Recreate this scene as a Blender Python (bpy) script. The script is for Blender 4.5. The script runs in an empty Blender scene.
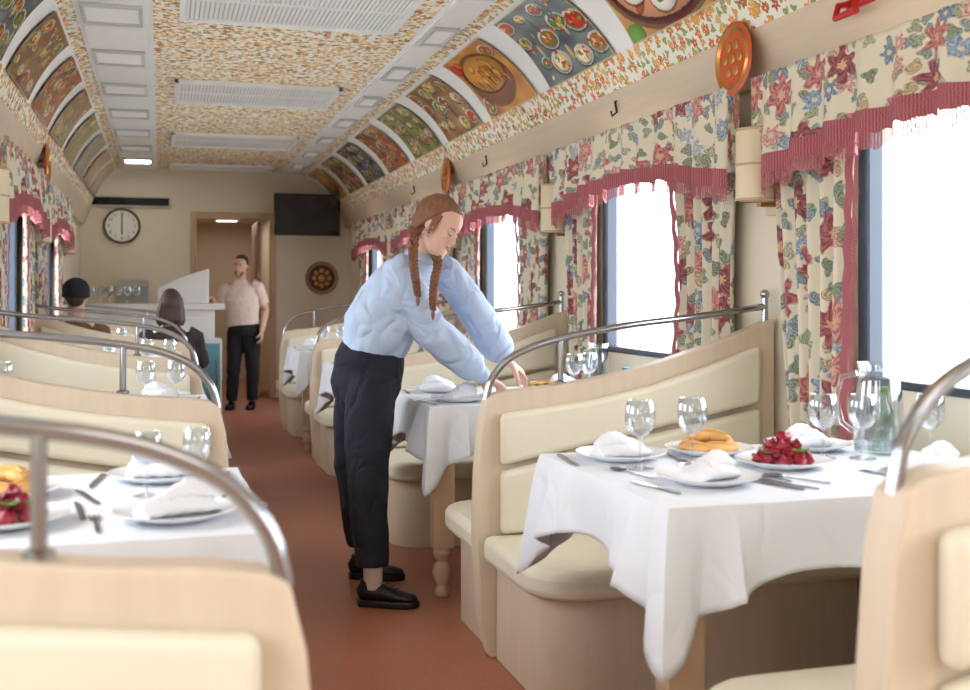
import bpy, bmesh, math, random
import numpy as np
from mathutils import Vector, Matrix
random.seed(7)
S=bpy.context.scene
COL=S.collection
FP=1100.0; PSI=math.atan(324/FP); CH=1.25
SN,CS=math.sin(PSI),math.cos(PSI)
RT=Vector((CS,-SN,0)); FW=Vector((SN,CS,0)); ZU=Vector((0,0,1))
TZ=.79
def P(u,v,F):
    r=(u-485)/FP*F
    return RT*r+FW*F+Vector((0,0,CH-(v-293)/FP*F))
def TP(u,v,z=TZ):
    return P(u,v,(CH-z)*FP/(v-293))
def lin(c):
    r=[]
    for x in c[:3]:
        x=x/255.0
        r.append(x/12.92 if x<=.04045 else ((x+.055)/1.055)**2.4)
    return tuple(r)+(1,)
def sc4(c,k): return (min(c[0]*k,1),min(c[1]*k,1),min(c[2]*k,1),1)
# ------------------------------------------------------------ materials
class NB:
    def __init__(s,name):
        s.mat=bpy.data.materials.new(name); s.mat.use_nodes=True
        s.nt=s.mat.node_tree; s.b=s.nt.nodes['Principled BSDF']; s.out=s.nt.nodes['Material Output']
    def n(s,t,**k):
        x=s.nt.nodes.new(t)
        for a,b in k.items(): setattr(x,a,b)
        return x
    def L(s,a,b): s.nt.links.new(a,b)
    def put(s,sock,v):
        if hasattr(v,'is_output'): s.L(v,sock)
        else: sock.default_value=v
    def m(s,op,a,b=None,c=None,clamp=False):
        x=s.n('ShaderNodeMath',operation=op); x.use_clamp=clamp
        s.put(x.inputs[0],a)
        if b is not None: s.put(x.inputs[1],b)
        if c is not None: s.put(x.inputs[2],c)
        return x.outputs[0]
    def mix(s,f,a,b):
        x=s.n('ShaderNodeMix',data_type='RGBA')
        s.put(x.inputs[0],f); s.put(x.inputs[6],a); s.put(x.inputs[7],b)
        return x.outputs[2]
    def noise(s,vec,scale,detail=3,dist=0):
        x=s.n('ShaderNodeTexNoise'); x.inputs['Scale'].default_value=scale; x.inputs['Detail'].default_value=detail
        x.inputs['Distortion'].default_value=dist
        if vec is not None: s.L(vec,x.inputs['Vector'])
        return x.outputs['Fac']
    def coord(s,kind='Object',scale=None,loc=None):
        t=s.n('ShaderNodeTexCoord').outputs[kind]
        if scale or loc:
            mp=s.n('ShaderNodeMapping'); s.L(t,mp.inputs[0])
            if scale: mp.inputs['Scale'].default_value=scale
            if loc: mp.inputs['Location'].default_value=loc
            t=mp.outputs[0]
        return t
    def ramp(s,f,stops,const=False):
        r=s.n('ShaderNodeValToRGB'); cr=r.color_ramp
        if const: cr.interpolation='CONSTANT'
        while len(cr.elements)<len(stops): cr.elements.new(.5)
        for e,(p,c) in zip(cr.elements,stops): e.position=p; e.color=c
        s.L(f,r.inputs[0]); return r.outputs[0]
    def bump(s,h,strength=.3,dist=.01):
        x=s.n('ShaderNodeBump'); x.inputs['Strength'].default_value=strength; x.inputs['Distance'].default_value=dist
        s.L(h,x.inputs['Height']); s.L(x.outputs[0],s.b.inputs['Normal'])
def pmat(name,col,rough=.5,metal=0,var=.08,ns=6,bump=0,bs=60,stretch=None,emit=0,spec=None,sheen=0):
    q=NB(name); c=lin(col)
    co=q.coord('Object',scale=stretch) if stretch else q.coord('Object')
    f=q.noise(co,ns)
    q.L(q.mix(f,sc4(c,1-var),sc4(c,1+var)),q.b.inputs['Base Color'])
    q.b.inputs['Roughness'].default_value=rough; q.b.inputs['Metallic'].default_value=metal
    if spec is not None: q.b.inputs['Specular IOR Level'].default_value=spec
    if sheen: q.b.inputs['Sheen Weight'].default_value=sheen
    if bump: q.bump(q.noise(co,bs,4),bump)
    if emit:
        q.b.inputs['Emission Color'].default_value=c; q.b.inputs['Emission Strength'].default_value=emit
    return q.mat
def fabric(name,c1,c2,fold=7,fd=.03,fs=.8,rough=.85):
    q=NB(name); co=q.coord('Object')
    c=q.mix(q.noise(co,9,3),lin(c1),lin(c2))
    q.L(c,q.b.inputs['Base Color']); q.b.inputs['Roughness'].default_value=rough
    h=q.m('ABSOLUTE',q.m('SUBTRACT',q.noise(co,fold,1.5,.8),.5))
    h=q.m('MINIMUM',h,.12)
    q.bump(h,fs,fd*6); return q.mat
def wood(name,col,rough=.45,axis=2,var=.10):
    st=[14,14,14]; st[axis]=1.2
    return pmat(name,col,rough,0,var,2.2,.05,5,tuple(st))
def flower_layer(q,uv,scale,R,petals,off,palette,rnd=.8,sq=1.0,keep=0.0):
    mp=q.n('ShaderNodeMapping'); q.L(uv,mp.inputs[0]); mp.inputs['Location'].default_value=off
    v=q.n('ShaderNodeTexVoronoi'); v.voronoi_dimensions='2D'; q.L(mp.outputs[0],v.inputs['Vector'])
    v.inputs['Scale'].default_value=scale; v.inputs['Randomness'].default_value=rnd
    sub=q.n('ShaderNodeVectorMath',operation='SUBTRACT'); q.L(mp.outputs[0],sub.inputs[0]); q.L(v.outputs['Position'],sub.inputs[1])
    sp=q.n('ShaderNodeSeparateXYZ'); q.L(sub.outputs[0],sp.inputs[0])
    sc=q.n('ShaderNodeSeparateColor'); q.L(v.outputs['Color'],sc.inputs[0])
    x,y=sp.outputs[0],sp.outputs[1]
    rad=q.m('SQRT',q.m('ADD',q.m('MULTIPLY',x,x),q.m('MULTIPLY',q.m('MULTIPLY',y,y),sq)))
    ang=q.m('ARCTAN2',y,x)
    ph=q.m('MULTIPLY',sc.outputs[1],6.28)
    pet=q.m('COSINE',q.m('ADD',q.m('MULTIPLY',ang,float(petals)),ph))
    lim=q.m('MULTIPLY',q.m('ADD',q.m('MULTIPLY',pet,.22),.78),R)
    rr=q.m('DIVIDE',rad,lim)
    mask=q.m('MULTIPLY',q.m('SUBTRACT',1.12,rr),6.0,clamp=True)
    if keep: mask=q.m('MULTIPLY',mask,q.m('GREATER_THAN',sc.outputs[2],keep))
    n=len(palette)
    col=q.ramp(sc.outputs[0],[(i/n,lin(c)) for i,c in enumerate(palette)],True)
    shade=q.m('ADD',q.m('MULTIPLY',q.m('SINE',q.m('ADD',q.m('MULTIPLY',rr,12.0),q.m('MULTIPLY',ang,float(petals)*2))),.5),1.25)
    mul=q.n('ShaderNodeVectorMath',operation='SCALE'); q.L(col,mul.inputs[0]); q.L(shade,mul.inputs['Scale'])
    return mask,mul.outputs[0],rr
def floral(name,bg,layers,rough=.8,bump=0):
    q=NB(name); uv=q.coord('UV'); c=lin(bg)
    nz=q.n('ShaderNodeTexNoise'); nz.inputs['Scale'].default_value=30; q.L(uv,nz.inputs[0])
    w=q.n('ShaderNodeVectorMath',operation='SCALE'); q.L(nz.outputs['Color'],w.inputs[0]); w.inputs['Scale'].default_value=.032
    ad=q.n('ShaderNodeVectorMath',operation='ADD'); q.L(uv,ad.inputs[0]); q.L(w.outputs[0],ad.inputs[1])
    cur=q.mix(q.noise(uv,5),sc4(c,.95),sc4(c,1.03))
    for a in layers:
        cen=a.pop('cen',None)
        m,cl,rr=flower_layer(q,ad.outputs[0],**a)
        cur=q.mix(m,cur,cl)
        if cen:
            mm=q.m('MULTIPLY',m,q.m('LESS_THAN',rr,.28)); cur=q.mix(mm,cur,lin(cen))
    q.L(cur,q.b.inputs['Base Color']); q.b.inputs['Roughness'].default_value=rough
    return q.mat
def glassmat(name,tint=(255,255,255),base=.05,k=.6,power=3.0):
    q=NB(name); q.nt.nodes.remove(q.b)
    t=q.n('ShaderNodeBsdfTransparent'); t.inputs[0].default_value=lin(tint)
    g=q.n('ShaderNodeBsdfGlossy'); g.inputs['Roughness'].default_value=.03; g.inputs[0].default_value=(1,1,1,1)
    lw=q.n('ShaderNodeLayerWeight'); lw.inputs[0].default_value=.5
    fac=q.m('ADD',q.m('MULTIPLY',q.m('POWER',lw.outputs['Facing'],power),k),base,clamp=True)
    mx=q.n('ShaderNodeMixShader'); q.L(fac,mx.inputs[0]); q.L(t.outputs[0],mx.inputs[1]); q.L(g.outputs[0],mx.inputs[2])
    q.L(mx.outputs[0],q.out.inputs[0]); return q.mat
def fringe_mat():
    q=NB('dusty_rose_fringe'); uv=q.coord('UV'); sp=q.n('ShaderNodeSeparateXYZ'); q.L(uv,sp.inputs[0])
    wob=q.noise(uv,45,2)
    u=q.m('ADD',sp.outputs[0],q.m('MULTIPLY',wob,.014))
    s=q.m('SINE',q.m('MULTIPLY',u,2*math.pi/.0075))
    c=q.mix(q.m('MULTIPLY_ADD',s,.5,.5),lin((134,64,76)),lin((194,118,122)))
    q.L(c,q.b.inputs['Base Color']); q.b.inputs['Roughness'].default_value=.9
    gap=q.m('MULTIPLY',q.m('LESS_THAN',s,-.5),q.m('GREATER_THAN',sp.outputs[1],.6))
    t=q.n('ShaderNodeBsdfTransparent'); mx=q.n('ShaderNodeMixShader'); q.L(gap,mx.inputs[0]); q.L(q.b.outputs[0],mx.inputs[1]); q.L(t.outputs[0],mx.inputs[2])
    q.L(mx.outputs[0],q.out.inputs[0]); return q.mat
M={}
M['wood']=wood('oak_laminate',(214,196,171),axis=2)
M['woodh']=wood('oak_band',(216,197,172),axis=1)
M['woodx']=wood('oak_x',(212,192,166),axis=0)
M['wooddk']=wood('turned_wood',(200,168,136)); M['doorwood']=wood('door_wood',(166,128,98))
M['wall']=pmat('wall_laminate',(229,218,196),.55,var=.04)
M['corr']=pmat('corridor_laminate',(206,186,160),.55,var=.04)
M['leather']=pmat('cream_leather',(229,221,197),.42,var=.04,bump=.12,bs=90)
M['chrome']=pmat('brushed_chrome',(172,174,180),.16,1,var=.05)
M['steel']=pmat('cutlery_steel',(160,164,172),.25,1,var=.04)
M['cloth']=fabric('white_tablecloth',(225,228,234),(231,234,239),5,.012,.35)
M['napkin']=pmat('napkin_linen',(232,233,236),.9,var=.04,bump=.15,bs=50)
M['china']=pmat('white_china',(238,239,240),.15,var=.02)
M['glass']=glassmat('drinking_glass',(244,247,249),.07,1.0,1.7)
M['greenglass']=glassmat('green_glass',(178,214,190),.10)
M['pane']=glassmat('window_glass',(250,252,255),.02,.3,5)
M['white']=pmat('white_paint',(244,244,242),.4,var=.02)
M['strip']=pmat('ceiling_strip',(243,243,242),.35,var=.02)
M['ltpanel']=pmat('light_panel',(226,225,221),.5,var=.02,emit=.12)  # boxes are unlit; faint glow added as overhead fill
M['lit']=pmat('lit_panel',(255,248,232),.5,emit=12,var=.02)
M['litc']=pmat('lit_panel_corridor',(255,248,232),.5,emit=5,var=.02)
M['grey']=pmat('grey_trim',(198,200,200),.4,var=.03)
M['black']=pmat('black_plastic',(22,22,24),.3,var=.1)
M['screen']=pmat('dark_screen',(12,15,20),.08,var=.1)
M['dkframe']=pmat('window_frame_slate',(52,66,82),.35,var=.1)
M['fringe']=fringe_mat()
M['lampshade']=pmat('cream_lamp_shade',(228,213,180),.5,var=.04)
M['gold']=pmat('brass',(200,150,80),.3,.8,var=.1)
M['orange']=pmat('painted_orange',(205,88,44),.4,var=.3,ns=30)
M['red']=pmat('red_paint',(190,25,30),.35,var=.1)
M['clockf']=pmat('clock_face',(240,240,236),.4,var=.02)
M['navy']=fabric('navy_trousers',(22,26,38),(30,34,48),6,.02,.6)
M['blacktr']=pmat('black_trousers',(22,21,24),.8,var=.1)
M['shoe']=pmat('black_shoe_leather',(18,18,20),.35,var=.1)
M['sock']=pmat('pale_sock',(206,190,180),.8)
M['hair']=pmat('reddish_blonde_hair',(134,88,62),.5,var=.5,ns=14,bump=.7,bs=40,stretch=(6,6,1))
M['hairdk']=pmat('dark_brown_hair',(72,50,42),.5,var=.35,ns=14,bump=.6,bs=40,stretch=(5,5,1))
M['skin']=pmat('fair_skin',(228,184,164),.5,var=.05); M['skin2']=pmat('light_tan_skin',(214,170,146),.5,var=.05)
for k in('skin','skin2'):
    bb=M[k].node_tree.nodes['Principled BSDF']; bb.inputs['Subsurface Weight'].default_value=.12; bb.inputs['Subsurface Scale'].default_value=.02
M['lip']=pmat('lips',(196,120,112),.45); M['eye']=pmat('eye_white',(230,226,220),.3); M['iris']=pmat('iris',(60,55,45),.2)
M['polo']=pmat('beige_pink_polo',(228,206,192),.85,var=.06)
M['darktop']=pmat('dark_top',(62,54,56),.85,var=.15); M['browntop']=pmat('brown_top',(130,92,68),.85,var=.15)
M['hat']=pmat('black_hat',(34,37,46),.9,var=.15)
M['bread']=pmat('golden_pastry',(218,166,96),.6,var=.3,ns=25,bump=.3,bs=60)
M['berry']=pmat('dark_red_beet',(150,26,46),.3,var=.4,ns=50,bump=.4,bs=70)
M['green']=pmat('salad_green',(80,130,50),.5,var=.3,ns=40)
M['blue']=pmat('blue_panel',(112,182,206),.35,var=.08)
M['snow']=pmat('pale_field',(222,222,216),.95,var=.08,ns=.2)
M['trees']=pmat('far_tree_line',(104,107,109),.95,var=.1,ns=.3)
M['dark']=pmat('dark_heater',(84,74,66),.5,var=.1)
M['bluenap']=pmat('blue_napkin',(70,160,190),.8)
M['shirt']=fabric('pale_blue_cotton',(180,201,232),(198,215,240),6,.028,.6)
M['beard']=pmat('stubble_beard',(140,102,84),.8,var=.2,ns=60)
def floor_mat():
    q=NB('terracotta_linoleum'); co=q.coord('Object')
    a=q.noise(co,3); b=q.noise(co,140,2)
    c=q.mix(a,lin((162,98,74)),lin((176,112,86)))
    c=q.mix(q.m('MULTIPLY',q.m('SUBTRACT',b,.5),1.6,clamp=True),c,lin((210,154,128)))
    q.L(c,q.b.inputs['Base Color']); q.b.inputs['Roughness'].default_value=.42; return q.mat
M['floor']=floor_mat()
def cur_layers():
    return [dict(scale=10,R=.034,petals=3,off=(.31,.12,0),palette=[(140,146,124),(118,128,108),(158,156,132),(130,138,130)],keep=.15),
     dict(scale=9,R=.030,petals=2,off=(.77,.52,0),palette=[(128,134,110),(166,152,122),(124,136,138)],keep=.15),
     dict(scale=6.2,R=.044,petals=6,off=(.13,.66,0),palette=[(132,146,166),(112,126,150),(150,160,176),(182,138,132)],cen=(216,202,164),keep=.25),
     dict(scale=4.3,R=.078,petals=6,off=(0,0,0),palette=[(146,84,88),(164,104,102),(132,74,80),(178,122,116)],cen=(212,172,136),keep=.15)]
M['curtain']=floral('floral_curtain',(225,216,194),cur_layers())
M['ceilpat']=floral('golden_leaf_ceiling',(246,242,230),[
    dict(scale=21,R=.019,petals=3,off=(.1,.2,0),palette=[(204,166,100),(172,134,82),(218,186,122),(190,150,92)],keep=.08),
    dict(scale=18,R=.016,petals=2,off=(.5,.7,0),palette=[(180,156,98),(208,174,112),(150,118,80)],keep=.08),
    dict(scale=11,R=.028,petals=5,off=(.9,.4,0),palette=[(206,154,80),(218,176,104),(166,116,68)],keep=.4)])
M['covepat']=floral('small_floral_border',(244,240,228),[
    dict(scale=20,R=.020,petals=3,off=(.1,.2,0),palette=[(140,150,90),(170,160,106),(200,160,96)]),
    dict(scale=16,R=.024,petals=5,off=(.6,.3,0),palette=[(196,104,66),(214,144,74),(170,86,64),(206,160,96)],cen=(240,210,120),keep=.2)])
def attr_mat():
    q=NB('painted_food_picture'); a=q.n('ShaderNodeAttribute'); a.attribute_name='Col'
    nz=q.noise(q.coord('Object'),60,3)
    c=q.mix(q.m('MULTIPLY',nz,.12),a.outputs['Color'],lin((140,110,90)))
    q.L(c,q.b.inputs['Base Color']); q.b.inputs['Roughness'].default_value=.16; return q.mat
M['paint']=attr_mat()
# ------------------------------------------------------------ geometry
class G:
    def __init__(s): s.v=[];s.f=[];s.m=[];s.uv=None
    def add(s,vs,fs,mi=0):
        o=len(s.v); s.v+=[tuple(v) for v in vs]; s.f+=[tuple(i+o for i in q) for q in fs]; s.m+=[mi]*len(fs); return s
    def box(s,x0,x1,y0,y1,z0,z1,mi=0):
        return s.add([(x0,y0,z0),(x1,y0,z0),(x1,y1,z0),(x0,y1,z0),(x0,y0,z1),(x1,y0,z1),(x1,y1,z1),(x0,y1,z1)],
          [(0,3,2,1),(4,5,6,7),(0,1,5,4),(1,2,6,5),(2,3,7,6),(3,0,4,7)],mi)
    def prism(s,poly,axis,a,b,mi=0):
        n=len(poly); vs=[]
        for h in(a,b):
            for p in poly:
                q=[p[0],p[1]]; q.insert(axis,h); vs.append(q)
        fs=[tuple(range(n))[::-1],tuple(range(n,2*n))]+[(i,(i+1)%n,(i+1)%n+n,i+n) for i in range(n)]
        return s.add(vs,fs,mi)
    def rings(s,R,mi=0,cap=True):
        n=len(R[0]); vs=[p for r in R for p in r]; fs=[]
        for j in range(len(R)-1):
            for i in range(n): fs.append((j*n+i,j*n+(i+1)%n,(j+1)*n+(i+1)%n,(j+1)*n+i))
        if cap:
            fs.append(tuple(range(n))[::-1]); k=(len(R)-1)*n; fs.append(tuple(range(k,k+n)))
        return s.add(vs,fs,mi)
    def lathe(s,prof,seg=24,c=(0,0,0),axis='z',mi=0,cap=False):
        R=[]
        for r,z in prof:
            ring=[]
            for i in range(seg):
                a=2*math.pi*i/seg; x,y=r*math.cos(a),r*math.sin(a)
                p=(x,y,z) if axis=='z' else ((z,x,y) if axis=='x' else (x,z,y))
                ring.append((p[0]+c[0],p[1]+c[1],p[2]+c[2]))
            R.append(ring)
        return s.rings(R,mi,cap)
    def loft(s,pts,rads,ref=None,n=14,mi=0,power=2.0):
        pts=[Vector(p) for p in pts]; R=[]
        ref=Vector(ref) if ref is not None else None
        A=None
        for i,p in enumerate(pts):
            T=(pts[min(i+1,len(pts)-1)]-pts[max(i-1,0)]).normalized()
            base=ref if ref is not None else (A if A is not None else (Vector((1,0,0)) if abs(T.x)<.8 else Vector((0,1,0))))
            A=(base-T*base.dot(T)).normalized(); B=T.cross(A)
            r=rads[i] if isinstance(rads,(list,tuple)) else rads
            ra,rb=(r,r) if not isinstance(r,(list,tuple)) else r
            ring=[]
            for k in range(n):
                a=2*math.pi*k/n; c,d=math.cos(a),math.sin(a)
                if power!=2: c=math.copysign(abs(c)**(2/power),c); d=math.copysign(abs(d)**(2/power),d)
                ring.append(p+A*ra*c+B*rb*d)
            R.append(ring)
        return s.rings(R,mi)
    def tube(s,pts,r,n=10,mi=0): return s.loft(pts,r,None,n,mi)
    def ell(s,c,r,mat=None,n=14,mi=0):
        c=Vector(c); R=[]
        m=n//2+1
        for j in range(m+1):
            th=math.pi*(.03+.94*j/m); ring=[]
            for i in range(n):
                a=2*math.pi*i/n; v=Vector((r[0]*math.sin(th)*math.cos(a),r[1]*math.sin(th)*math.sin(a),r[2]*math.cos(th)))
                if mat: v=mat@v
                ring.append(c+v)
            R.append(ring)
        return s.rings(R,mi)
    def obj(s,name,mats,parent=None,smooth=True,bevel=0,bseg=2,off=None,sub=0,angle=40,vox=0,smo=2,disp=0,dscale=.06):
        me=bpy.data.meshes.new(name)
        vs=s.v
        if off is not None: vs=[(v[0]-off[0],v[1]-off[1],v[2]-off[2]) for v in vs]
        me.from_pydata(vs,[],s.f)
        if not isinstance(mats,(list,tuple)): mats=[mats]
        for m in mats: me.materials.append(m)
        me.polygons.foreach_set('material_index',s.m)
        if s.uv:
            ul=me.uv_layers.new(name='UVMap')
            for l in me.loops: ul.data[l.index].uv=s.uv[l.vertex_index]
        else:
            bm=bmesh.new(); bm.from_mesh(me); bmesh.ops.recalc_face_normals(bm,faces=bm.faces); bm.to_mesh(me); bm.free()
        if smooth:
            me.shade_smooth()
            if not vox and not sub: me.set_sharp_from_angle(angle=math.radians(angle))
        o=bpy.data.objects.new(name,me); COL.objects.link(o)
        if parent: o.parent=parent
        if vox:
            r=o.modifiers.new('union','REMESH'); r.mode='VOXEL'; r.voxel_size=vox; r.use_smooth_shade=True
            w=o.modifiers.new('soft','SMOOTH'); w.iterations=smo; w.factor=.5
            if disp:
                t=bpy.data.textures.new(name+'_folds','CLOUDS'); t.noise_scale=dscale; t.noise_depth=1
                d=o.modifiers.new('folds','DISPLACE'); d.texture=t; d.strength=disp; d.mid_level=.5
        if bevel:
            b=o.modifiers.new('bevel','BEVEL'); b.width=bevel; b.segments=bseg; b.limit_method='ANGLE'; b.angle_limit=math.radians(35)
        if sub:
            x=o.modifiers.new('sub','SUBSURF'); x.levels=sub; x.render_levels=sub
        return o
def tag(o,label,cat,group=None):
    o['label']=label; o['category']=cat
    if group: o['group']=group
    return o
def struct(o): o['kind']='structure'; return o
def root(name,loc,label,cat,group=None,rz=0):
    o=bpy.data.objects.new(name,None); o.empty_display_size=.05; o.location=loc; o.rotation_euler=(0,0,rz)
    COL.objects.link(o); return tag(o,label,cat,group)
def dup(o,loc,rz=None,label=None,parent=None,scale=None):
    c=o.copy(); COL.objects.link(c)
    if parent is not None: c.parent=parent
    else:
        c.location=loc
        if rz is not None: c.rotation_euler=(c.rotation_euler[0],c.rotation_euler[1],rz)
        if label: c['label']=label
        if scale: c.scale=(scale,)*3
    for ch in o.children:
        dup(ch,None,parent=c)
    return c
def gridmesh(name,nu,nv,fn,mat,parent=None,uvfn=None,off=None,solid=0):
    g=G(); vs=[];uv=[]
    for j in range(nv+1):
        for i in range(nu+1):
            a,b=i/nu,j/nv; vs.append(fn(a,b)); uv.append(uvfn(a,b) if uvfn else (a,b))
    fs=[(j*(nu+1)+i,j*(nu+1)+i+1,(j+1)*(nu+1)+i+1,(j+1)*(nu+1)+i) for j in range(nv) for i in range(nu)]
    g.add(vs,fs); g.uv=uv
    o=g.obj(name,mat,parent,angle=80,off=off)
    if solid:
        m=o.modifiers.new('s','SOLIDIFY'); m.thickness=solid
    return o
# ------------------------------------------------------------ room shell
XR,XL,XC=2.2,-.88,.66
Y0,YE=-2.9,13.3
PITCH=2.17
WC=[2.56+PITCH*k for k in range(-2,5)]
WCS={1:WC,-1:WC[:-1]}
WH,WZ0,WZ1=.55,.95,1.92
struct(G().box(XL-.15,XR+.15,Y0-.1,16.5,-.08,0).obj('floor',M['floor'],smooth=False))
def wall_side(name,x0,x1,wc):
    g=G(); g.box(x0,x1,Y0,YE,0,WZ0); g.box(x0,x1,Y0,YE,WZ1,2.3)
    ys=[Y0]
    for c in wc: ys+=[c-WH,c+WH]
    ys.append(YE)
    for i in range(0,len(ys),2): g.box(x0,x1,ys[i],ys[i+1],WZ0,WZ1)
    return struct(g.obj(name,M['wall'],smooth=False))
wall_side('wall_right',XR,XR+.12,WC); wall_side('wall_left',XL-.12,XL,WCS[-1])
DX0,DX1,DZ=.404,1.246,2.13
g=G(); g.box(XL,DX0,YE,YE+.1,0,2.75); g.box(DX1,XR,YE,YE+.1,0,2.75); g.box(DX0,DX1,YE,YE+.1,DZ,2.75)
struct(g.obj('wall_end',M['wall'],smooth=False))
struct(G().box(XL,XR,Y0-.1,Y0,0,2.75).obj('wall_back',M['wall'],smooth=False))
g=G(); g.box(.2,.3,YE+.1,16.3,0,2.25); g.box(1.35,1.45,YE+.1,16.3,0,2.25); g.box(.2,1.45,16.3,16.4,0,2.25); g.box(.2,1.45,YE+.1,16.4,2.25,2.35)
struct(g.obj('wall_corridor',M['corr'],smooth=False))
for y in(14.0,15.2):
    r=root('ceiling_light',(.85,y,2.25),'small square lit ceiling light in the corridor','ceiling light','corridor lights')
    G().box(-.16,.16,-.1,.1,-.03,0).obj('light_frame',M['white'],r,False,.004)
    G().box(-.13,.13,-.07,.07,-.034,-.028).obj('light_panel',M['litc'],r,False)
g=G(); t=.07
g.box(DX0-t,DX0,YE-.02,YE,0,DZ+t); g.box(DX1,DX1+t,YE-.02,YE,0,DZ+t); g.box(DX0,DX1,YE-.02,YE,DZ,DZ+t)
struct(g.obj('trim_1',M['wooddk'],smooth=False,bevel=.004))
d=G().box(DX1-.14,DX1-.1,YE+.11,YE+.9,.01,DZ-.02).box(DX1-.15,DX1-.14,YE+.2,YE+.8,.2,.95).box(DX1-.15,DX1-.14,YE+.2,YE+.8,1.1,1.95).obj('door_1',M['doorwood'],smooth=False,bevel=.006); struct(d)
G().tube([(DX1-.14,YE+.2,1.02),(DX1-.19,YE+.2,1.02),(DX1-.19,YE+.3,1.02)],.009).obj('handle',M['chrome'],d)
CB=2.215
COV={1:((.965,2.68),(1.25,2.585),(1.43,CB)),-1:((1.13,2.68),(1.33,2.54),(1.43,CB))}
STR={1:(.735,.915),-1:(.72,1.08)}
def cove(s,sg=1):
    a,b,c=COV[sg]; t=s
    return tuple((1-t)**2*a[i]+2*t*(1-t)*b[i]+t*t*c[i] for i in(0,1))
g=G(); uv=[]
cs=[0,.05,.10,.2,.3,.4,.5,.6,.7,.8,.87,.93,1.0]
for sg in(1,-1):
    s0,s1=STR[sg]
    prof=[(0,2.70,0),(s0-.02,2.70,0),(s0,2.70,1),(s0,2.685,1),(s1,2.685,1),(COV[sg][0][0],2.68,2)]
    for i,sv in enumerate(cs[1:]):
        x,z=cove(sv,sg); prof.append((x,z,2 if sv<=.05 or sv>.81 else 3))
    u=0
    for i in range(1,len(prof)):
        p,q=prof[i-1],prof[i]; L=math.hypot(p[0]-q[0],p[1]-q[1])
        o=len(g.v)
        g.v+=[(XC+sg*p[0],Y0,p[1]),(XC+sg*q[0],Y0,q[1]),(XC+sg*q[0],YE,q[1]),(XC+sg*p[0],YE,p[1])]
        g.f.append((o,o+1,o+2,o+3)); g.m.append(q[2])
        uv.extend([(sg*u,Y0),(sg*(u+L),Y0),(sg*(u+L),YE),(sg*u,YE)]); u+=L
g.uv=uv
ce=struct(g.obj('ceiling',[M['ceilpat'],M['strip'],M['covepat'],M['white']],smooth=False))
G().box(XL-.15,XR+.15,Y0-.1,YE+.1,2.76,2.82).obj('ceiling_roof',M['white'],smooth=False)['kind']='structure'
n=2
for sg in(1,-1):
    poly=[(XC+sg*1.425,CB+.005),(XC+sg*1.55,CB+.005),(XC+sg*1.55,2.03),(XC+sg*1.50,2.03)]
    g=G(); g.prism(poly,1,Y0,YE)
    struct(g.obj('trim_%d'%n,M['woodh'],smooth=False,bevel=.004)); n+=1
for sg in(1,-1):
    xw=XR if sg>0 else XL
    g=G(); g.box(min(xw,xw-sg*.02),max(xw,xw-sg*.02),Y0,YE,0,.1)
    struct(g.obj('baseboard_'+('right' if sg>0 else 'left'),M['woodh'],smooth=False,bevel=.003))
n=1
for sg in(1,-1):
    for c in WCS[sg]:
        xw=XR if sg>0 else XL; xi=xw
        g=G(); a,b=sorted((xi-sg*.015,xi+sg*.05)); t=.055
        y0,y1=c-WH,c+WH
        g.box(a,b,y0,y0+t,WZ0,WZ1); g.box(a,b,y1-t,y1,WZ0,WZ1); g.box(a,b,y0+t,y1-t,WZ0,WZ0+.03); g.box(a,b,y0+t,y1-t,WZ1-t,WZ1)
        w=struct(g.obj('window_%d'%n,M['dkframe'],smooth=False,bevel=.01)); n+=1
        x=xi+sg*.035
        G().add([(x,y0+t,WZ0+.03),(x,y1-t,WZ0+.03),(x,y1-t,WZ1-t),(x,y0+t,WZ1-t)],[(0,1,2,3)]).obj('window_pane',M['pane'],w,False)
        li=bpy.data.lights.new('portal','AREA'); li.shape='RECTANGLE'; li.size=WZ1-WZ0; li.size_y=2*WH; li.cycles.is_portal=True
        lo=bpy.data.objects.new('portal',li); COL.objects.link(lo); lo.location=(xw+sg*.14,c,(WZ0+WZ1)/2)
        lo.rotation_euler=(0,math.radians(90) if sg>0 else math.radians(-90),0)
struct(G().box(-150,150,-150,200,-1.5,-1.4).obj('ground',M['snow'],smooth=False))
for sg in(1,-1):
    rr=random.Random(3); vs=[];N=300
    for i in range(N+1):
        y=-130+320*i/N; vs+= [(sg*110,y,-1.4),(sg*110,y,.6+.5*rr.random()+.3*math.sin(i*.13))]
    g=G(); g.add(vs,[(2*i,2*i+2,2*i+3,2*i+1) for i in range(N)])
    o=g.obj('treeline',M['trees'],smooth=False); tag(o,'distant hazy line of trees beyond pale fields','trees'); o['kind']='stuff'
for sg in(1,-1):
    for c in WC[2:6]:
        xw=XR if sg>0 else XL
        a,b=sorted((xw-sg*.03,xw-sg*.14))
        r=root('heater_cover',(0,c,0),'dark perforated heater cover under the table by the wall','heater','heater covers')
        g=G(); g.box(a,b,-.36,.36,.0,.30); g.obj('casing',M['dark'],r,False,.01)
        g=G(); x=a-.002 if sg>0 else b+.002
        for i in range(12):
            for j in range(4): g.box(x-.002,x+.002,-.3+i*.05,-.275+i*.05,.08+j*.05,.11+j*.05)
        g.obj('grille',M['black'],r,False)
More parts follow.
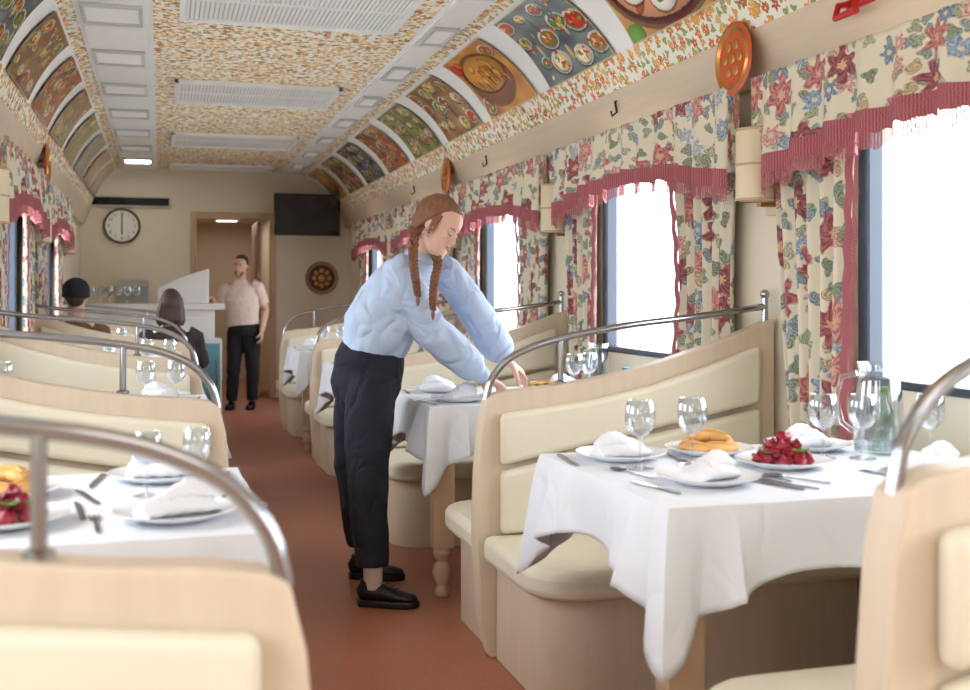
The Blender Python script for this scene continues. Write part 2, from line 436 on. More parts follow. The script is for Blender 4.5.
for i,(y,l) in enumerate([(5.55,.85),(8.15,.85),(10.7,.85),(12.95,.4)]):
    r=root('ceiling_vent',(XC,y,2.70),'white slatted ventilation grille set in the patterned ceiling','ceiling vent','ceiling vents')
    g=G(); w=.57; h=l/2
    g.box(-w,w,-h,-h+.03,-.03,0).box(-w,w,h-.03,h,-.03,0).box(-w,-w+.03,-h,h,-.03,0).box(w-.03,w,-h,h,-.03,0)
    g.obj('vent_frame',M['white'],r,False,.004)
    g=G(); k=46
    for j in range(k):
        x=-w+.04+j*(2*w-.08)/(k-1); g.box(x-.008,x+.008,-h+.03,h-.03,-.018,-.010)
    g.box(-w+.03,w-.03,-.01,.01,-.020,-.006)
    g.obj('slats',M['white'],r,False)
    G().box(-w+.03,w-.03,-h+.03,h-.03,-.009,-.004).obj('backing',M['grey'],r,False)
for sg in(1,-1):
    for k in range(-2,11):
        y=2.7+1.085*k
        lab='square recessed ceiling light box in the white ceiling strip'
        last=(sg<0 and k==9)
        if last: lab='lit square ceiling light near the end wall'
        cx=(STR[sg][0]+STR[sg][1])/2; w=.075 if sg>0 else .15; h=.2
        r=root('ceiling_light',(XC+sg*cx,y,2.685),lab,'ceiling light','ceiling light boxes')
        g=G()
        g.box(-w,w,-h,-h+.03,-.02,0).box(-w,w,h-.03,h,-.02,0).box(-w,-w+.02,-h+.03,h-.03,-.02,0).box(w-.02,w,-h+.03,h-.03,-.02,0)
        g.obj('light_frame',M['grey'],r,False,.004)
        G().box(-w+.02,w-.02,-h+.03,h-.03,-.008,-.003).obj('light_panel',M['lit'] if last else M['ltpanel'],r,False)
        G().box(-w-.01,w+.01,.3,.78,-.006,0).obj('cover_plate',M['white'],r,False,.003)
def paint(a,b,kind,rng):
    x=a*.85; y=b*.6; n=a.size
    pal=[((186,124,66),(220,170,104)),((76,92,100),(128,140,138)),((190,106,40),(234,170,80)),((122,84,52),(180,146,94)),((146,66,44),(206,116,60)),((88,106,58),(172,172,100))][kind%6]
    t=(np.sin(x*23+y*7+rng.random()*6)+np.sin(y*31-x*9+rng.random()*6)+np.sin((x+y)*17+rng.random()*6))/6+.5
    c=np.array(pal[0])[None,:]*(1-t[:,None])+np.array(pal[1])[None,:]*t[:,None]
    def el(cx,cy,rx,ry,col,rot=0,edge=True):
        dx,dy=x-cx,y-cy; cr,sr=math.cos(rot),math.sin(rot); X=dx*cr+dy*sr; Y=-dx*sr+dy*cr
        d=(X/rx)**2+(Y/ry)**2
        if edge and rx>.04:
            m2=((X-.006)/(rx*1.06))**2+((Y-.008)/(ry*1.06))**2<1; c[m2]=c[m2]*.6
        m=d<1
        sh=(1.08-.25*d[m]+.1*(X[m]/rx))[:,None]; c[m]=np.clip(np.array(col)[None,:]*sh,0,255)
    foods=[(214,50,32),(234,156,44),(126,164,60),(246,214,110),(156,58,38),(246,232,200),(182,108,52),(92,132,56)]
    def plate(cx,cy,r):
        el(cx,cy,r,r*.72,(240,236,224)); el(cx,cy,r*.8,r*.55,foods[rng.integers(8)])
        for j in range(10): el(cx+(rng.random()-.5)*r*1.1,cy+(rng.random()-.5)*r*.75,r*.2,r*.12,foods[rng.integers(8)],rng.random()*3)
    if kind==0:
        el(.40,.33,.40,.26,(120,30,24)); el(.40,.33,.36,.22,(232,160,120))
        for i in range(5): el(.15+.5*rng.random(),.25+.2*rng.random(),.08,.03,(196,84,60),rng.random()*3)
        for ex,ey in((.22,.34),(.42,.44),(.60,.34),(.40,.24)):
            el(ex,ey,.105,.085,(250,247,238),.3); el(ex+.01,ey,.040,.036,(246,170,30))
        for i in range(8): el(.12+.6*rng.random(),.12+.36*rng.random(),.024,.016,(200,44,30) if i%2 else (104,148,56),rng.random()*3)
        el(.78,.56,.08,.06,(108,158,66)); el(.06,.55,.07,.06,(236,190,90)); plate(.76,.1,.08)
    elif kind==2:
        plate(.12,.12,.09); plate(.74,.5,.1)
        el(.45,.30,.34,.24,(150,84,36)); el(.45,.26,.30,.17,(226,160,74))
        for i in range(16): el(.25+.38*rng.random(),.16+.17*rng.random(),.055,.028,[(236,180,92),(206,130,56),(220,156,70)][i%3],rng.random()*3)
        for i in range(12): el(.14+.05*i,.36+.03*math.sin(i),.018,.05,(190,120,60) if i%2 else (140,80,36),.2)
        el(.76,.12,.07,.06,(214,60,34)); el(.67,.09,.05,.045,(226,90,40))
    else:
        for cy in(.1,.28,.48):
            for cx in(.1,.31,.52,.74): plate(cx+(rng.random()-.5)*.11,cy+(rng.random()-.5)*.08,.05+.065*rng.random())
        for i in range(7):
            cx,cy=.08+.72*rng.random(),.1+.4*rng.random(); el(cx,cy,.018,.06,(60,96,76) if i%2 else (206,180,130)); el(cx,cy-.07,.008,.025,(80,60,50))
        for i in range(26): el(.03+.8*rng.random(),.03+.54*rng.random(),.02,.011,foods[rng.integers(8)],rng.random()*3)
    e=np.minimum(np.minimum(a,1-a)*.85,np.minimum(b,1-b)*.6); m=e<.010; c[m]=(220,196,148)
    return c
def s2l(c):
    c=c/255.0; return np.where(c<=.04045,c/12.92,((c+.055)/1.055)**2.4)
rng=np.random.default_rng(5)
def picture(sg,y,kind,nu=150,nv=104):
    vs=[];A=[];B=[]
    for j in range(nv+1):
        for i in range(nu+1):
            a,b=i/nu,j/nv; s=.09+.71*b
            x,z=cove(s,sg); hw=.385+.055*b
            A.append(a);B.append(b)
            vs.append((sg*(x-.010),(a-.5)*2*hw,z-.010))
    fs=[(j*(nu+1)+i,j*(nu+1)+i+1,(j+1)*(nu+1)+i+1,(j+1)*(nu+1)+i) for j in range(nv) for i in range(nu)]
    zc=cove(.46,sg); g=G(); g.add(vs,fs); g.uv=list(zip(A,B))
    o=g.obj('food_picture',M['paint'],off=(sg*zc[0],0,zc[1]),angle=80)
    o.location=(XC+sg*zc[0],y,zc[1])
    cols=s2l(np.clip(paint(np.array(A),np.array(B),kind,rng),0,255))
    ca=o.data.color_attributes.new(name='Col',type='FLOAT_COLOR',domain='POINT')
    arr=np.ones((len(A),4)); arr[:,:3]=cols; ca.data.foreach_set('color',arr.ravel())
    names={0:'fried eggs and tomatoes in a red pan',2:'a basket of golden pastries',1:'a grey-blue table crowded with plates'}
    tag(o,'painted ceiling panel showing '+names.get(kind,'plates of food and bottles'),'ceiling picture','painted food panels')
kinds=[4,0,1,2,3,5,4,1,3,2,5]
for k in range(10): picture(1,2.95+1.085*k,kinds[k])
for k in range(2,10): picture(-1,2.95+1.085*k,[3,5,1,3,4,3,5,1,4,3][k],80,50)
# ------------------------------------------------------------ curtains
def curtain(sg,c,side):
    xw=XR if sg>0 else XL
    x0=xw-sg*.06
    zt,zb=1.93,.74
    def span(t):
        if side>0: return (.48+.05*t, 1.00-.12*t)
        k=.12*math.sin(min(t/.6,1)*math.pi*.5)-.06*max(0,t-.6)/.4
        return (-.34-k, -.93+.05*math.sin(min(t/.6,1)*math.pi*.5))
    nf=6
    def fn(a,t):
        i,o=span(t); y=i+(o-i)*a
        am=.016+.006*t
        return (x0-sg*(am*math.sin(2*math.pi*nf*a+.6*math.sin(3*t))+.004*math.sin(17*a)),y,zt+(zb-zt)*t-0)
    r=root('curtain',(x0,c,zb),'cream floral curtain with dusty rose tassel edge beside the window','curtain','floral curtains')
    off=(x0,0,zb)
    gridmesh('curtain_fabric',90,40,fn,M['curtain'],r,lambda a,t:(a*.8+c,t*1.19),off=off,solid=.002)
    def ff(a,t):
        i,o=span(t); d=-1 if side>0 else 1
        return (x0-sg*(.026+.003*math.sin(t*60)),i+d*(.070*a-.018+.003*math.sin(t*50)*a),zt+(zb-zt)*t-.02*a)
    gridmesh('fringe',4,120,ff,M['fringe'],r,lambda a,t:(t*1.19,a),off=off)
def valance(sg,c):
    xw=XR if sg>0 else XL
    x0=xw-sg*.145; zt=2.03
    def zb(a):
        e=abs(2*a-1); return 1.81-.105*e**2.0-.012*abs(math.sin(a*math.pi*4))
    def fn(a,t):
        y=-1.0+2.0*a; z=zt+(zb(a)-zt)*t
        return (x0-sg*((.006+.022*t)*math.sin(2*math.pi*11*a)+.006*t*math.sin(23*a)),y,z)
    r=root('valance',(x0,c,zt),'gathered floral valance with dusty rose fringe above the window','valance','floral valances')
    off=(x0,0,zt)
    gridmesh('valance_fabric',180,14,fn,M['curtain'],r,lambda a,t:(a*2.3+c*1.3,t*.33),off=off,solid=.002)
    def ff(a,t):
        y=-1.0+2.0*a; b=fn(a,1)
        return (b[0]-sg*.003,y,b[2]+.014-t*(.118+.007*math.sin(a*150)+.004*math.sin(a*331)))
    gridmesh('fringe',500,3,ff,M['fringe'],r,lambda a,t:(a*2.0,t),off=off)
    def fe(a,t):
        return (x0+sg*(.05*a),-1.0+.003*math.sin(t*30),zt+(zb(0)-zt)*t)
    gridmesh('valance_return',6,14,fe,M['curtain'],r,lambda a,t:(a*.2,t*.36),off=off)
for sg in(1,-1):
    for c in WCS[sg][2:]:
        if sg<0 and c<5: continue
        curtain(sg,c,1); curtain(sg,c,-1); valance(sg,c)
for sg in(1,-1):
    for k in range(0 if sg>0 else 1,4):
        y=3.57+PITCH*k; xw=XR if sg>0 else XL
        r=root('wall_lamp',(xw,y+.03,1.72),'cream cylindrical wall lamp on pale wood backplate between curtains','wall lamp','wall lamps')
        a,b=sorted((0,-sg*.02))
        G().box(a,b,-.07,.07,-.18,.17).obj('backplate',M['woodh'],r,False,.005)
        cx=-sg*.10
        G().lathe([(.0,-.13),(.064,-.13),(.074,-.125),(.074,.125),(.064,.13),(.0,.13)],28,(cx,0,0)).obj('lamp_shade',M['lampshade'],r)
        for z in(-.128,.0,.128):
            G().lathe([(.072,-.005),(.078,-.004),(.078,.004),(.072,.005)],28,(cx,0,z)).obj('ring',M['wooddk'],r)
        for z in(-.145,.145):
            G().box(-.09 if sg>0 else 0,0 if sg>0 else .09,-.015,.015,z-.008,z+.008).obj('bracket',M['gold'],r,False,.002)
        if k in(0,2):
            r=root('decorative_disc',(xw-sg*.125,3.70+PITCH*k,2.13),'round orange painted disc with gold rim on the wooden band','wall plaque','round plaques')
            G().lathe([(0,0),(.10,0),(.118,-sg*.004),(.138,-sg*.014),(.128,-sg*.02),(.10,-sg*.016),(0,-sg*.016)],36,axis='x').obj('disc',M['orange'],r)
            G().lathe([(0,0),(.03,0),(.03,sg*.055),(0,sg*.055)],16,axis='x').obj('mount',M['wooddk'],r)
            G().lathe([(.100,-sg*.016),(.112,-sg*.026),(.122,-sg*.018)],36,axis='x').obj('rim',M['gold'],r)
            g=G()
            for q in range(7):
                an=q*math.pi*2/6; rr=.055 if q else 0
                g.ell((-sg*.018,rr*math.cos(an),rr*math.sin(an)),(.005,.02,.02))
            g.obj('painted_flower',M['gold'],r)
r=root('emergency_handle',(2.12,2.98,2.17),'red metal emergency handle fixed on the wooden band','handle')
G().box(-.02,.0,-.07,.07,-.02,.02).obj('base_plate',M['red'],r,False,.006)
G().tube([(-.01,-.05,0),(-.06,-.05,-.01),(-.07,-.05,-.05)],.011).obj('arm',M['red'],r)
G().tube([(-.01,.05,0),(-.06,.05,-.01),(-.07,.05,-.05),(-.07,-.06,-.05)],.011).obj('grip',M['red'],r)
for y in(4.9,7.1,9.3):
    o=G().tube([(-.005,0,.04),(-.03,0,.03),(-.02,0,-.02),(-.045,0,-.04),(-.05,0,-.015)],.006).obj('coat_hook',M['black'])
    o.location=(2.125,y,2.14); tag(o,'small black coat hook on the wooden band','hook','coat hooks')
# ------------------------------------------------------------ end wall things
r=root('television',(1.64,12.92,2.16),'black flat television mounted on an arm at the end wall','television')
G().box(-.385,.385,-.02,.03,-.25,.25).obj('tv_body',M['black'],r,False,.008)
G().box(-.368,.368,-.024,-.02,-.228,.235).obj('tv_screen',M['screen'],r,False)
G().box(-.385,.385,-.023,-.019,-.25,-.243).obj('bezel',M['grey'],r,False)
G().box(-.1,.1,.03,.04,-.1,.1).box(-.03,.03,.04,.38,-.03,.03).obj('bracket',M['black'],r,False)
r=root('led_display',(-.37,YE-.03,2.30),'long dark information display with pale frame on end wall','display')
G().box(-.48,.48,-.025,.03,-.06,.06).obj('display_body',M['grey'],r,False,.005)
G().box(-.46,.46,-.03,-.025,-.045,.045).obj('display_screen',M['screen'],r,False)
r=root('wall_clock',(-.43,YE-.0,2.02),'round wall clock with white face and grey rim','clock')
G().lathe([(0,0),(.2,0),(.205,-.03),(.195,-.045),(.18,-.04),(.18,-.02),(0,-.02)],40,axis='y').obj('clock_case',M['dark'],r)
G().lathe([(0,-.022),(.18,-.022),(.18,-.018)],40,axis='y').obj('clock_face',M['clockf'],r)
for q in range(1,13):
    an=math.radians(90-q*30)
    tc=bpy.data.curves.new('numeral','FONT'); tc.body=str(q); tc.size=.05; tc.align_x='CENTER'; tc.align_y='CENTER'
    to=bpy.data.objects.new('tmp',tc); COL.objects.link(to)
    me=bpy.data.meshes.new_from_object(to); bpy.data.objects.remove(to)
    me.materials.clear(); me.materials.append(M['black'])
    no=bpy.data.objects.new('numeral',me); COL.objects.link(no); no.parent=r; no.location=(.145*math.cos(an),-.026,.145*math.sin(an)); no.rotation_euler=(math.radians(90),0,0)
G().box(-.006,.006,-.03,-.027,-.01,.14).obj('minute_hand',M['black'],r,False)
G().box(-.007,.007,-.034,-.031,-.10,.01).obj('hour_hand',M['black'],r,False)
r=root('wall_plaque',(1.86,YE-.0,1.43),'round dark wooden plaque with gold carved centre','wall plaque')
G().lathe([(0,0),(.18,0),(.2,-.015),(.19,-.03),(.16,-.02),(0,-.02)],36,axis='y').obj('plaque_rim',M['doorwood'],r)
G().lathe([(0,-.025),(.155,-.024),(.155,-.015)],36,axis='y').obj('plaque_face',pmat('plaque_dark',(70,30,20),.4),r)
g=G()
for q in range(8):
    an=q*math.pi/4; g.ell((.09*math.cos(an),-.028,.09*math.sin(an)),(.03,.008,.03))
g.ell((0,-.028,0),(.045,.012,.045)); g.obj('carved_flower',M['gold'],r)
# bar
r=root('bar_counter',(0,11.7,0),'white bar counter with white stone top near the end wall','bar counter')
G().box(-.74,.52,-.25,.28,0,1.08).box(-.7,-.4,-.265,-.25,.1,1.0).box(-.35,.05,-.265,-.25,.1,1.0).box(.1,.48,-.265,-.25,.1,1.0).obj('counter_body',M['white'],r,False,.005)
G().box(-.76,.62,-.33,.32,1.08,1.14).obj('countertop',M['white'],r,False,.01)
r=root('drinks_cooler',(.42,11.18,0),'small pale blue glass fronted drinks cooler beside bar','cooler')
G().box(-.15,.15,-.16,.16,0,.80).obj('cooler_body',M['white'],r,False,.01)
G().box(-.13,.13,-.17,-.16,.06,.76).obj('cooler_door',M['blue'],r,False,.004)
G().box(.09,.105,-.195,-.17,.35,.6).obj('handle',M['chrome'],r,False,.003)
r=root('display_case',(.22,11.75,1.14),'white slanted glass display case on the bar','display case')
G().prism([(-.25,0),(.25,0),(.25,.36),(-.05,.26),(-.25,.16)],1,-.15,.15).obj('case_body',M['white'],r,False,.008)
G().prism([(-.22,.03),(.22,.03),(.22,.32),(-.05,.225),(-.22,.135)],1,-.16,-.15).obj('case_glass',M['strip'],r,False)
r=root('back_cabinet',(-.46,13.1,0),'cream back bar cabinet with shelves and white top','cabinet')
G().box(-.36,.7,-.2,.18,0,.95).obj('cabinet_body',M['wood'],r,False,.005)
G().box(-.37,.72,-.22,.19,.95,.98).obj('cabinet_top',M['white'],r,False,.004)
r=root('coffee_machine',(-.3,13.08,.98),'grey steel coffee machine on back bar cabinet','coffee machine')
G().box(-.16,.16,-.16,.14,0,.10).box(-.16,.16,0,.14,.1,.38).box(-.17,.17,-.16,.15,.34,.42).obj('machine_body',M['grey'],r,False,.01)
G().tube([(0,-.1,.34),(0,-.1,.28)],.025).obj('spout',M['chrome'],r)
# ------------------------------------------------------------ benches
def bench(sg):
    W=1.13 if sg>0 else 1.06
    r=root('booth_bench',(0,0,0),'back-to-back cream leather booth bench with oak frame and chrome rail','bench','booth benches')
    X=lambda x:x*sg
    top=[(.02,.885),(.05,.903),(.12,.915),(.25,.925),(.40,.945),(.55,.972),(.7,1.01),(.85,1.055),(1.0,1.105),(W,1.155)]
    poly=[(X(x),z) for x,z in [(.03,0),(.0,.12),(-.02,.42),(-.015,.62),(.0,.80)]+top+[(W,0)]]
    G().prism(poly,1,-.035,.035).obj('bench_frame',M['wood'],r,True,.006,angle=30)
    def topz(x):
        for (a,za),(b,zb) in zip(top,top[1:]):
            if a<=x<=b: return za+(zb-za)*(x-a)/(b-a)
        return top[-1][1]
    for s in(-1,1):
        a,b=sorted((s*.037,s*.085))
        xs=[.06,.2,.4,.6,.8,W-.08]
        up=[(X(x),topz(x)-.065) for x in xs]+[(X(x),.665+.19*(x-.08)/1.0) for x in xs[::-1]]
        lo=[(X(x),.645+.19*(x-.08)/1.0) for x in xs]+[(X(W-.08),.43),(X(.06),.43)]
        G().prism(up,1,a,b).obj('back_cushion',M['leather'],r,True,.02,4,angle=60)
        G().prism(lo,1,a,b).obj('back_cushion',M['leather'],r,True,.02,4,angle=60)
        d=.62; rc=.17
        out=[(.0,.04),(.0,d-rc)]
        for q in range(1,7):
            an=math.radians(180-15*q); out.append((.0+rc+rc*math.cos(an),d-rc+rc*math.sin(an)))
        out+=[(W-.02,d),(W-.02,.04)]
        G().prism([(X(x),s*y) for x,y in out],2,.335,.425).obj('seat_cushion',M['leather'],r,True,.028,4,angle=60)
        base=[(.05,.04),(.05,d-rc-.03)]
        for q in range(1,7):
            an=math.radians(180-15*q); base.append((.07+rc+(rc+.02)*math.cos(an)-.0,d-rc-.05+(rc)*math.sin(an)))
        base+=[(W-.02,d-.05),(W-.02,.04)]
        G().prism([(X(x),s*y) for x,y in base],2,0,.335).obj('seat_base',M['wood'],r,True,.004,angle=30)
    path=[(W-.02,1.20),(.84,1.165),(.6,1.14),(.45,1.118),(.3,1.09),(.19,1.06),(.10,1.015),(.045,.95),(.025,.88)]
    if sg<0: path=[(W-.02,1.17),(.84,1.14),(.6,1.12),(.45,1.105),(.3,1.085),(.19,1.06),(.10,1.015),(.045,.95),(.025,.88)]
    pts=[]
    for i in range(len(path)-1):
        p0=Vector(path[max(i-1,0)]);p1=Vector(path[i]);p2=Vector(path[i+1]);p3=Vector(path[min(i+2,len(path)-1)])
        for q in range(4):
            t=q/4; pts.append(.5*((2*p1)+(-p0+p2)*t+(2*p0-5*p1+4*p2-p3)*t*t+(-p0+3*p1-3*p2+p3)*t**3))
    pts.append(Vector(path[-1]))
    rl=G(); rl.tube([(X(p[0]),0,p[1]) for p in pts],.0125,12); ro=rl.obj('handrail',M['chrome'],r)
    px=.30 if sg>0 else .315
    G().tube([(X(px),0,topz(px)-.01),(X(px),0,1.09)],.010,12).lathe([(0.02,0),(.02,.008),(.011,.012)],16,(X(px),0,topz(px))).obj('rail_post',M['chrome'],r)
    G().tube([(X(W-.02),0,topz(W)-.02),(X(W-.02),0,1.235)],.012,12).ell((X(W-.02),0,1.245),(.018,.018,.018)).obj('rail_post',M['chrome'],r)
    return r
BY=[1.47+PITCH*k for k in range(5)]
XAR,XAL=1.05,.20
br=bench(1); br.location=(XAR,BY[1],0)
for y in BY[2:]: dup(br,(XAR,y,0))
nb_=dup(br,(.99,1.36,0)); nb_.scale=(1,1.1,1.09)
bl=bench(-1); bl.location=(.175,1.41,0)
for y in BY[1:]: dup(bl,(XAL,y,0))
# ------------------------------------------------------------ tables and cloths
TY=[2.56+PITCH*k for k in range(4)]
def table(sg):
    hx=.53 if sg>0 else .47; hy=.41
    r=root('dining_table',(0,0,0),'oak dining table with turned foot under white cloth','table','dining tables')
    G().box(-hx+.02,hx-.0,-hy+.02,hy-.02,TZ-.035,TZ-.004).obj('tabletop',M['woodx'],r,False,.006)
    x=-sg*(hx-.07); y=-.32
    g=G(); g.box(x-.045,x+.045,y-.035,y+.035,.20,TZ-.035)
    g.lathe([(0,0),(.03,0),(.034,.012),(.03,.03),(.022,.045),(.032,.065),(.042,.095),(.036,.125),(.022,.145),(.034,.16),(.04,.18),(.03,.205),(0,.205)],20,(x,y,0))
    g.obj('table_leg',M['wooddk'],r,True,.003,angle=35)
    x=sg*(hx-.12)
    G().box(x-.03,x+.03,-.2,.2,0,TZ-.035).obj('wall_support',M['wood'],r,False,.004)
    return r,hx,hy
def tcloth(sg,hx,hy,seed):
    rnd=random.Random(seed)
    per=[]
    ex,ey=hx+.004,hy+.004
    seq=[(ex,-ey,0,1,2*ey),(ex,ey,-1,0,2*ex),(-ex,ey,0,-1,2*ey),(-ex,-ey,1,0,2*ex)]
    for (x,y,dx,dy,L) in seq:
        n=int(L/.007)
        nx,ny=dy,-dx
        for i in range(n):
            t=i/n*L; per.append((x+dx*t,y+dy*t,nx,ny,min(t,L-t), t/L))
    m=len(per)
    nor=[]
    for i in range(m):
        ax=ay=0
        for k in range(-3,4):
            q=per[(i+k)%m]; ax+=q[2]; ay+=q[3]
        l=math.hypot(ax,ay); nor.append((ax/l,ay/l))
    ph=[rnd.random()*6 for _ in range(6)]
    K=12; g=G(); rings=[]
    for j in range(K+1):
        r=j/K; ring=[]
        for i,(x,y,nx,ny,dc,tt) in enumerate(per):
            wall=x*sg>hx-.03
            cn=math.exp(-dc/.11)
            h=.15+.195*cn+.006*math.sin(i*.06+ph[0])
            if wall: h=.12
            nx,ny=nor[i]
            s1=abs(math.sin(i*.035+ph[1])); s2=abs(math.sin(i*.061+ph[2]))
            rip=(1-s1)**1.5*.042+(1-s2)**1.5*.026-.014
            ridge=.050*math.exp(-dc/.022)-.042*math.exp(-((dc-.085)/.028)**2)+.035*math.exp(-abs(dc-.155)/.022)
            o=.004+.006*min(r*4,1)+r*(rip+.010)+ridge*r
            if wall: o=min(o,.015)
            z=-h*r if j else 0
            ring.append((x+nx*o if j else x, y+ny*o if j else y, z))
        rings.append(ring)
    vs=[p for r in rings for p in r]; n=m
    fs=[(j*n+i,j*n+(i+1)%n,(j+1)*n+(i+1)%n,(j+1)*n+i) for j in range(K) for i in range(n)]
    c=len(vs); vs.append((0,0,0)); fs+=[(c,(i+1)%n,i) for i in range(n)]
    g.add(vs,fs)
    o=g.obj('tablecloth',M['cloth'],angle=45)
    s=o.modifiers.new('s','SOLIDIFY'); s.thickness=.0015; s.offset=0
    tag(o,'white tablecloth with drooping corners draped over the dining table','tablecloth','white tablecloths')
    return o
for sg,xc in((1,1.045+.53),(-1,-.28)):
    tr,hx,hy=table(sg)
    for k,y in enumerate(TY):
        t=tr if k==0 else dup(tr,(xc,y,0))
        if k==0: tr.location=(xc,y,0)
        c=tcloth(sg,hx,hy,k+10*sg); c.location=(xc,y,TZ-.001)
TT=TZ+.001
# ------------------------------------------------------------ tableware
def glass_t():
    r=root('wine_glass',(0,0,0),'clear stemmed wine glass standing on white tablecloth','wine glass','wine glasses')
    G().lathe([(.0,.0),(.036,.0),(.037,.003),(.02,.006),(.005,.012),(.004,.075),(.006,.082)],24).obj('glass_foot',M['glass'],r,angle=60)
    G().lathe([(.004,.082),(.022,.09),(.036,.108),(.041,.13),(.039,.155),(.034,.178),(.033,.179),(.0325,.178),(.0375,.155),(.0395,.13),(.0345,.110),(.020,.093),(.0,.085)],28).obj('glass_bowl',M['glass'],r,angle=60)
    return r
def plate_t(R=.125):
    o=G().lathe([(0,.0),(R*.55,.0),(R*.6,.003),(R,.020),(R*1.005,.023),(R*.97,.022),(R*.62,.007),(R*.5,.005),(0,.005)],40).obj('plate',M['china'],angle=60)
    return tag(o,'round white china plate on the tablecloth','plate','dinner plates')
def napkin_t():
    def fn(a,b):
        x=(a-.5)*.15; t=b*2*math.pi
        th=.010+.006*math.sin(a*math.pi)
        lobes=.75+.25*math.cos(3*t+2*a)
        w=.046*(.8+.25*math.sin(a*math.pi))
        y=w*math.cos(t)*(.9+.1*lobes)+.008*math.sin(5*a); z=th*1.3+th*1.3*math.sin(t)*(1 if math.sin(t)<0 else 1.5*lobes+.5*a)
        return (x+.006*math.sin(t*2),y,max(z,0)+.002*math.sin(30*a))
    g=G(); R=[[fn(i/16,q/28) for q in range(28)] for i in range(17)]
    g.rings(R)
    R2=[[(p[0]*.62+.02,p[1]*.7-.004,p[2]*.75+.028) for p in r] for r in R]; g.rings(R2)
    o=g.obj('napkin',M['napkin'],angle=50)
    return tag(o,'folded white linen napkin lying on a plate','napkin','folded napkins')
def fork_t():
    p=[(-.003,-.09),(.003,-.09),(.0045,-.06),(.003,.02),(.010,.04),(.011,.09),(.008,.09),(.0075,.055),(.0045,.055),(.004,.09),(.0015,.09),(.001,.055),(-.001,.055),(-.0015,.09),(-.004,.09),(-.0045,.055),(-.0075,.055),(-.008,.09),(-.011,.09),(-.010,.04),(-.003,.02),(-.0045,-.06)]
    return tag(G().prism(p,2,0,.003).obj('fork',M['steel'],smooth=False),'stainless steel dinner fork on the tablecloth','fork','forks')
def knife_t():
    p=[(-.006,-.1),(.006,-.1),(.007,-.02),(.009,.0),(.009,.07),(.003,.1),(-.003,.1),(-.005,.0),(-.006,-.02)]
    return tag(G().prism(p,2,0,.003).obj('knife',M['steel'],smooth=False),'stainless steel table knife on the tablecloth','knife','knives')
def spoon_t():
    g=G(); g.prism([(-.004,-.09),(.004,-.09),(.002,.04),(-.002,.04)],2,.001,.004); g.ell((0,.06,.005),(.019,.03,.005))
    return tag(g.obj('spoon',M['steel']),'stainless steel spoon on the tablecloth','spoon','spoons')
def pastry_t():
    g=G(); g.ell((0,0,.015),(.054,.026,.015),n=16); g.loft([(-.042,0,.026),(-.014,.003,.031),(.014,-.003,.031),(.042,0,.026)],[.003,.005,.005,.003])
    return tag(g.obj('pastry',M['bread']),'golden baked hand pie on a white plate','pastry','baked pies')
def chunk_t():
    g=G(); g.ell((0,0,.014),(.02,.017,.015),n=12)
    g.v=[(x*(1+.25*math.sin(z*400+y*200)),y*(1+.25*math.sin(x*300)),z*(1+.2*math.sin(x*260+y*190))) for x,y,z in g.v]
    return tag(g.obj('beet_chunk',M['berry']),'glossy dark red piece of food in a dish','food','red dish pieces')
def leaf_t():
    g=G()
    for i in range(3):
        a=i*2.1; pts=[(0,0,.004),(.012*math.cos(a),.012*math.sin(a),.012),(.03*math.cos(a),.03*math.sin(a),.014)]
        g.loft(pts,[(.003,.001),(.011,.002),(.002,.001)],(-math.sin(a),math.cos(a),0),8)
    return tag(g.obj('herb_leaf',M['green']),'small green herb sprig garnishing a dish','herb','herb garnish')
def pitcher_t():
    r=root('pitcher',(0,0,0),'clear glass water pitcher near the window','pitcher','pitchers')
    G().lathe([(0,0),(.05,0),(.058,.01),(.06,.08),(.052,.15),(.045,.19),(.05,.215),(.049,.217),(.048,.215),(.043,.19),(.050,.15),(.058,.08),(.056,.012),(0,.008)],28).obj('pitcher_body',M['glass'],r,angle=60)
    G().tube([(.05,0,.19),(.085,0,.18),(.1,0,.13),(.085,0,.07),(.058,0,.05)],.007).obj('handle',M['glass'],r)
    return r
def bottle_t():
    r=root('bottle',(0,0,0),'pale green glass mineral water bottle on the table','bottle','bottles')
    G().lathe([(0,0),(.032,0),(.034,.005),(.034,.10),(.03,.12),(.014,.145),(.013,.175),(0,.175)],24).obj('bottle_body',M['greenglass'],r,angle=60)
    G().lathe([(0,.174),(.015,.174),(.015,.19),(0,.19)],18).obj('cap',M['green'],r)
    return r
def holder_t():
    r=root('napkin_holder',(0,0,0),'napkin holder filled with blue paper napkins','napkin holder','napkin holders')
    G().box(-.06,.06,-.03,.03,0,.006).box(-.06,.06,-.03,-.026,0,.08).box(-.06,.06,.026,.03,0,.08).obj('holder_frame',M['chrome'],r,False,.001)
    G().box(-.055,.055,-.02,.02,.006,.12).obj('paper_napkins',M['bluenap'],r,False,.004)
    return r
protos={'glass':glass_t(),'plate':plate_t(),'napkin':napkin_t(),'fork':fork_t(),'knife':knife_t(),'spoon':spoon_t(),'pastry':pastry_t(),'chunk':chunk_t(),'leaf':leaf_t(),'pitcher':pitcher_t(),'bottle':bottle_t(),'holder':holder_t()}
used=set()
LBL={k:v['label'] for k,v in protos.items()}
def put(kind,x,y,z=TT,rz=0,label=None,scale=None):
    p=protos[kind]
    if kind not in used:
        used.add(kind); p.location=(x,y,z); p.rotation_euler=(0,0,rz)
        if scale: p.scale=(scale,)*3
        if label: p['label']=label
        return p
    return dup(p,(x,y,z),rz,label or LBL[kind],scale=scale or 1.0)
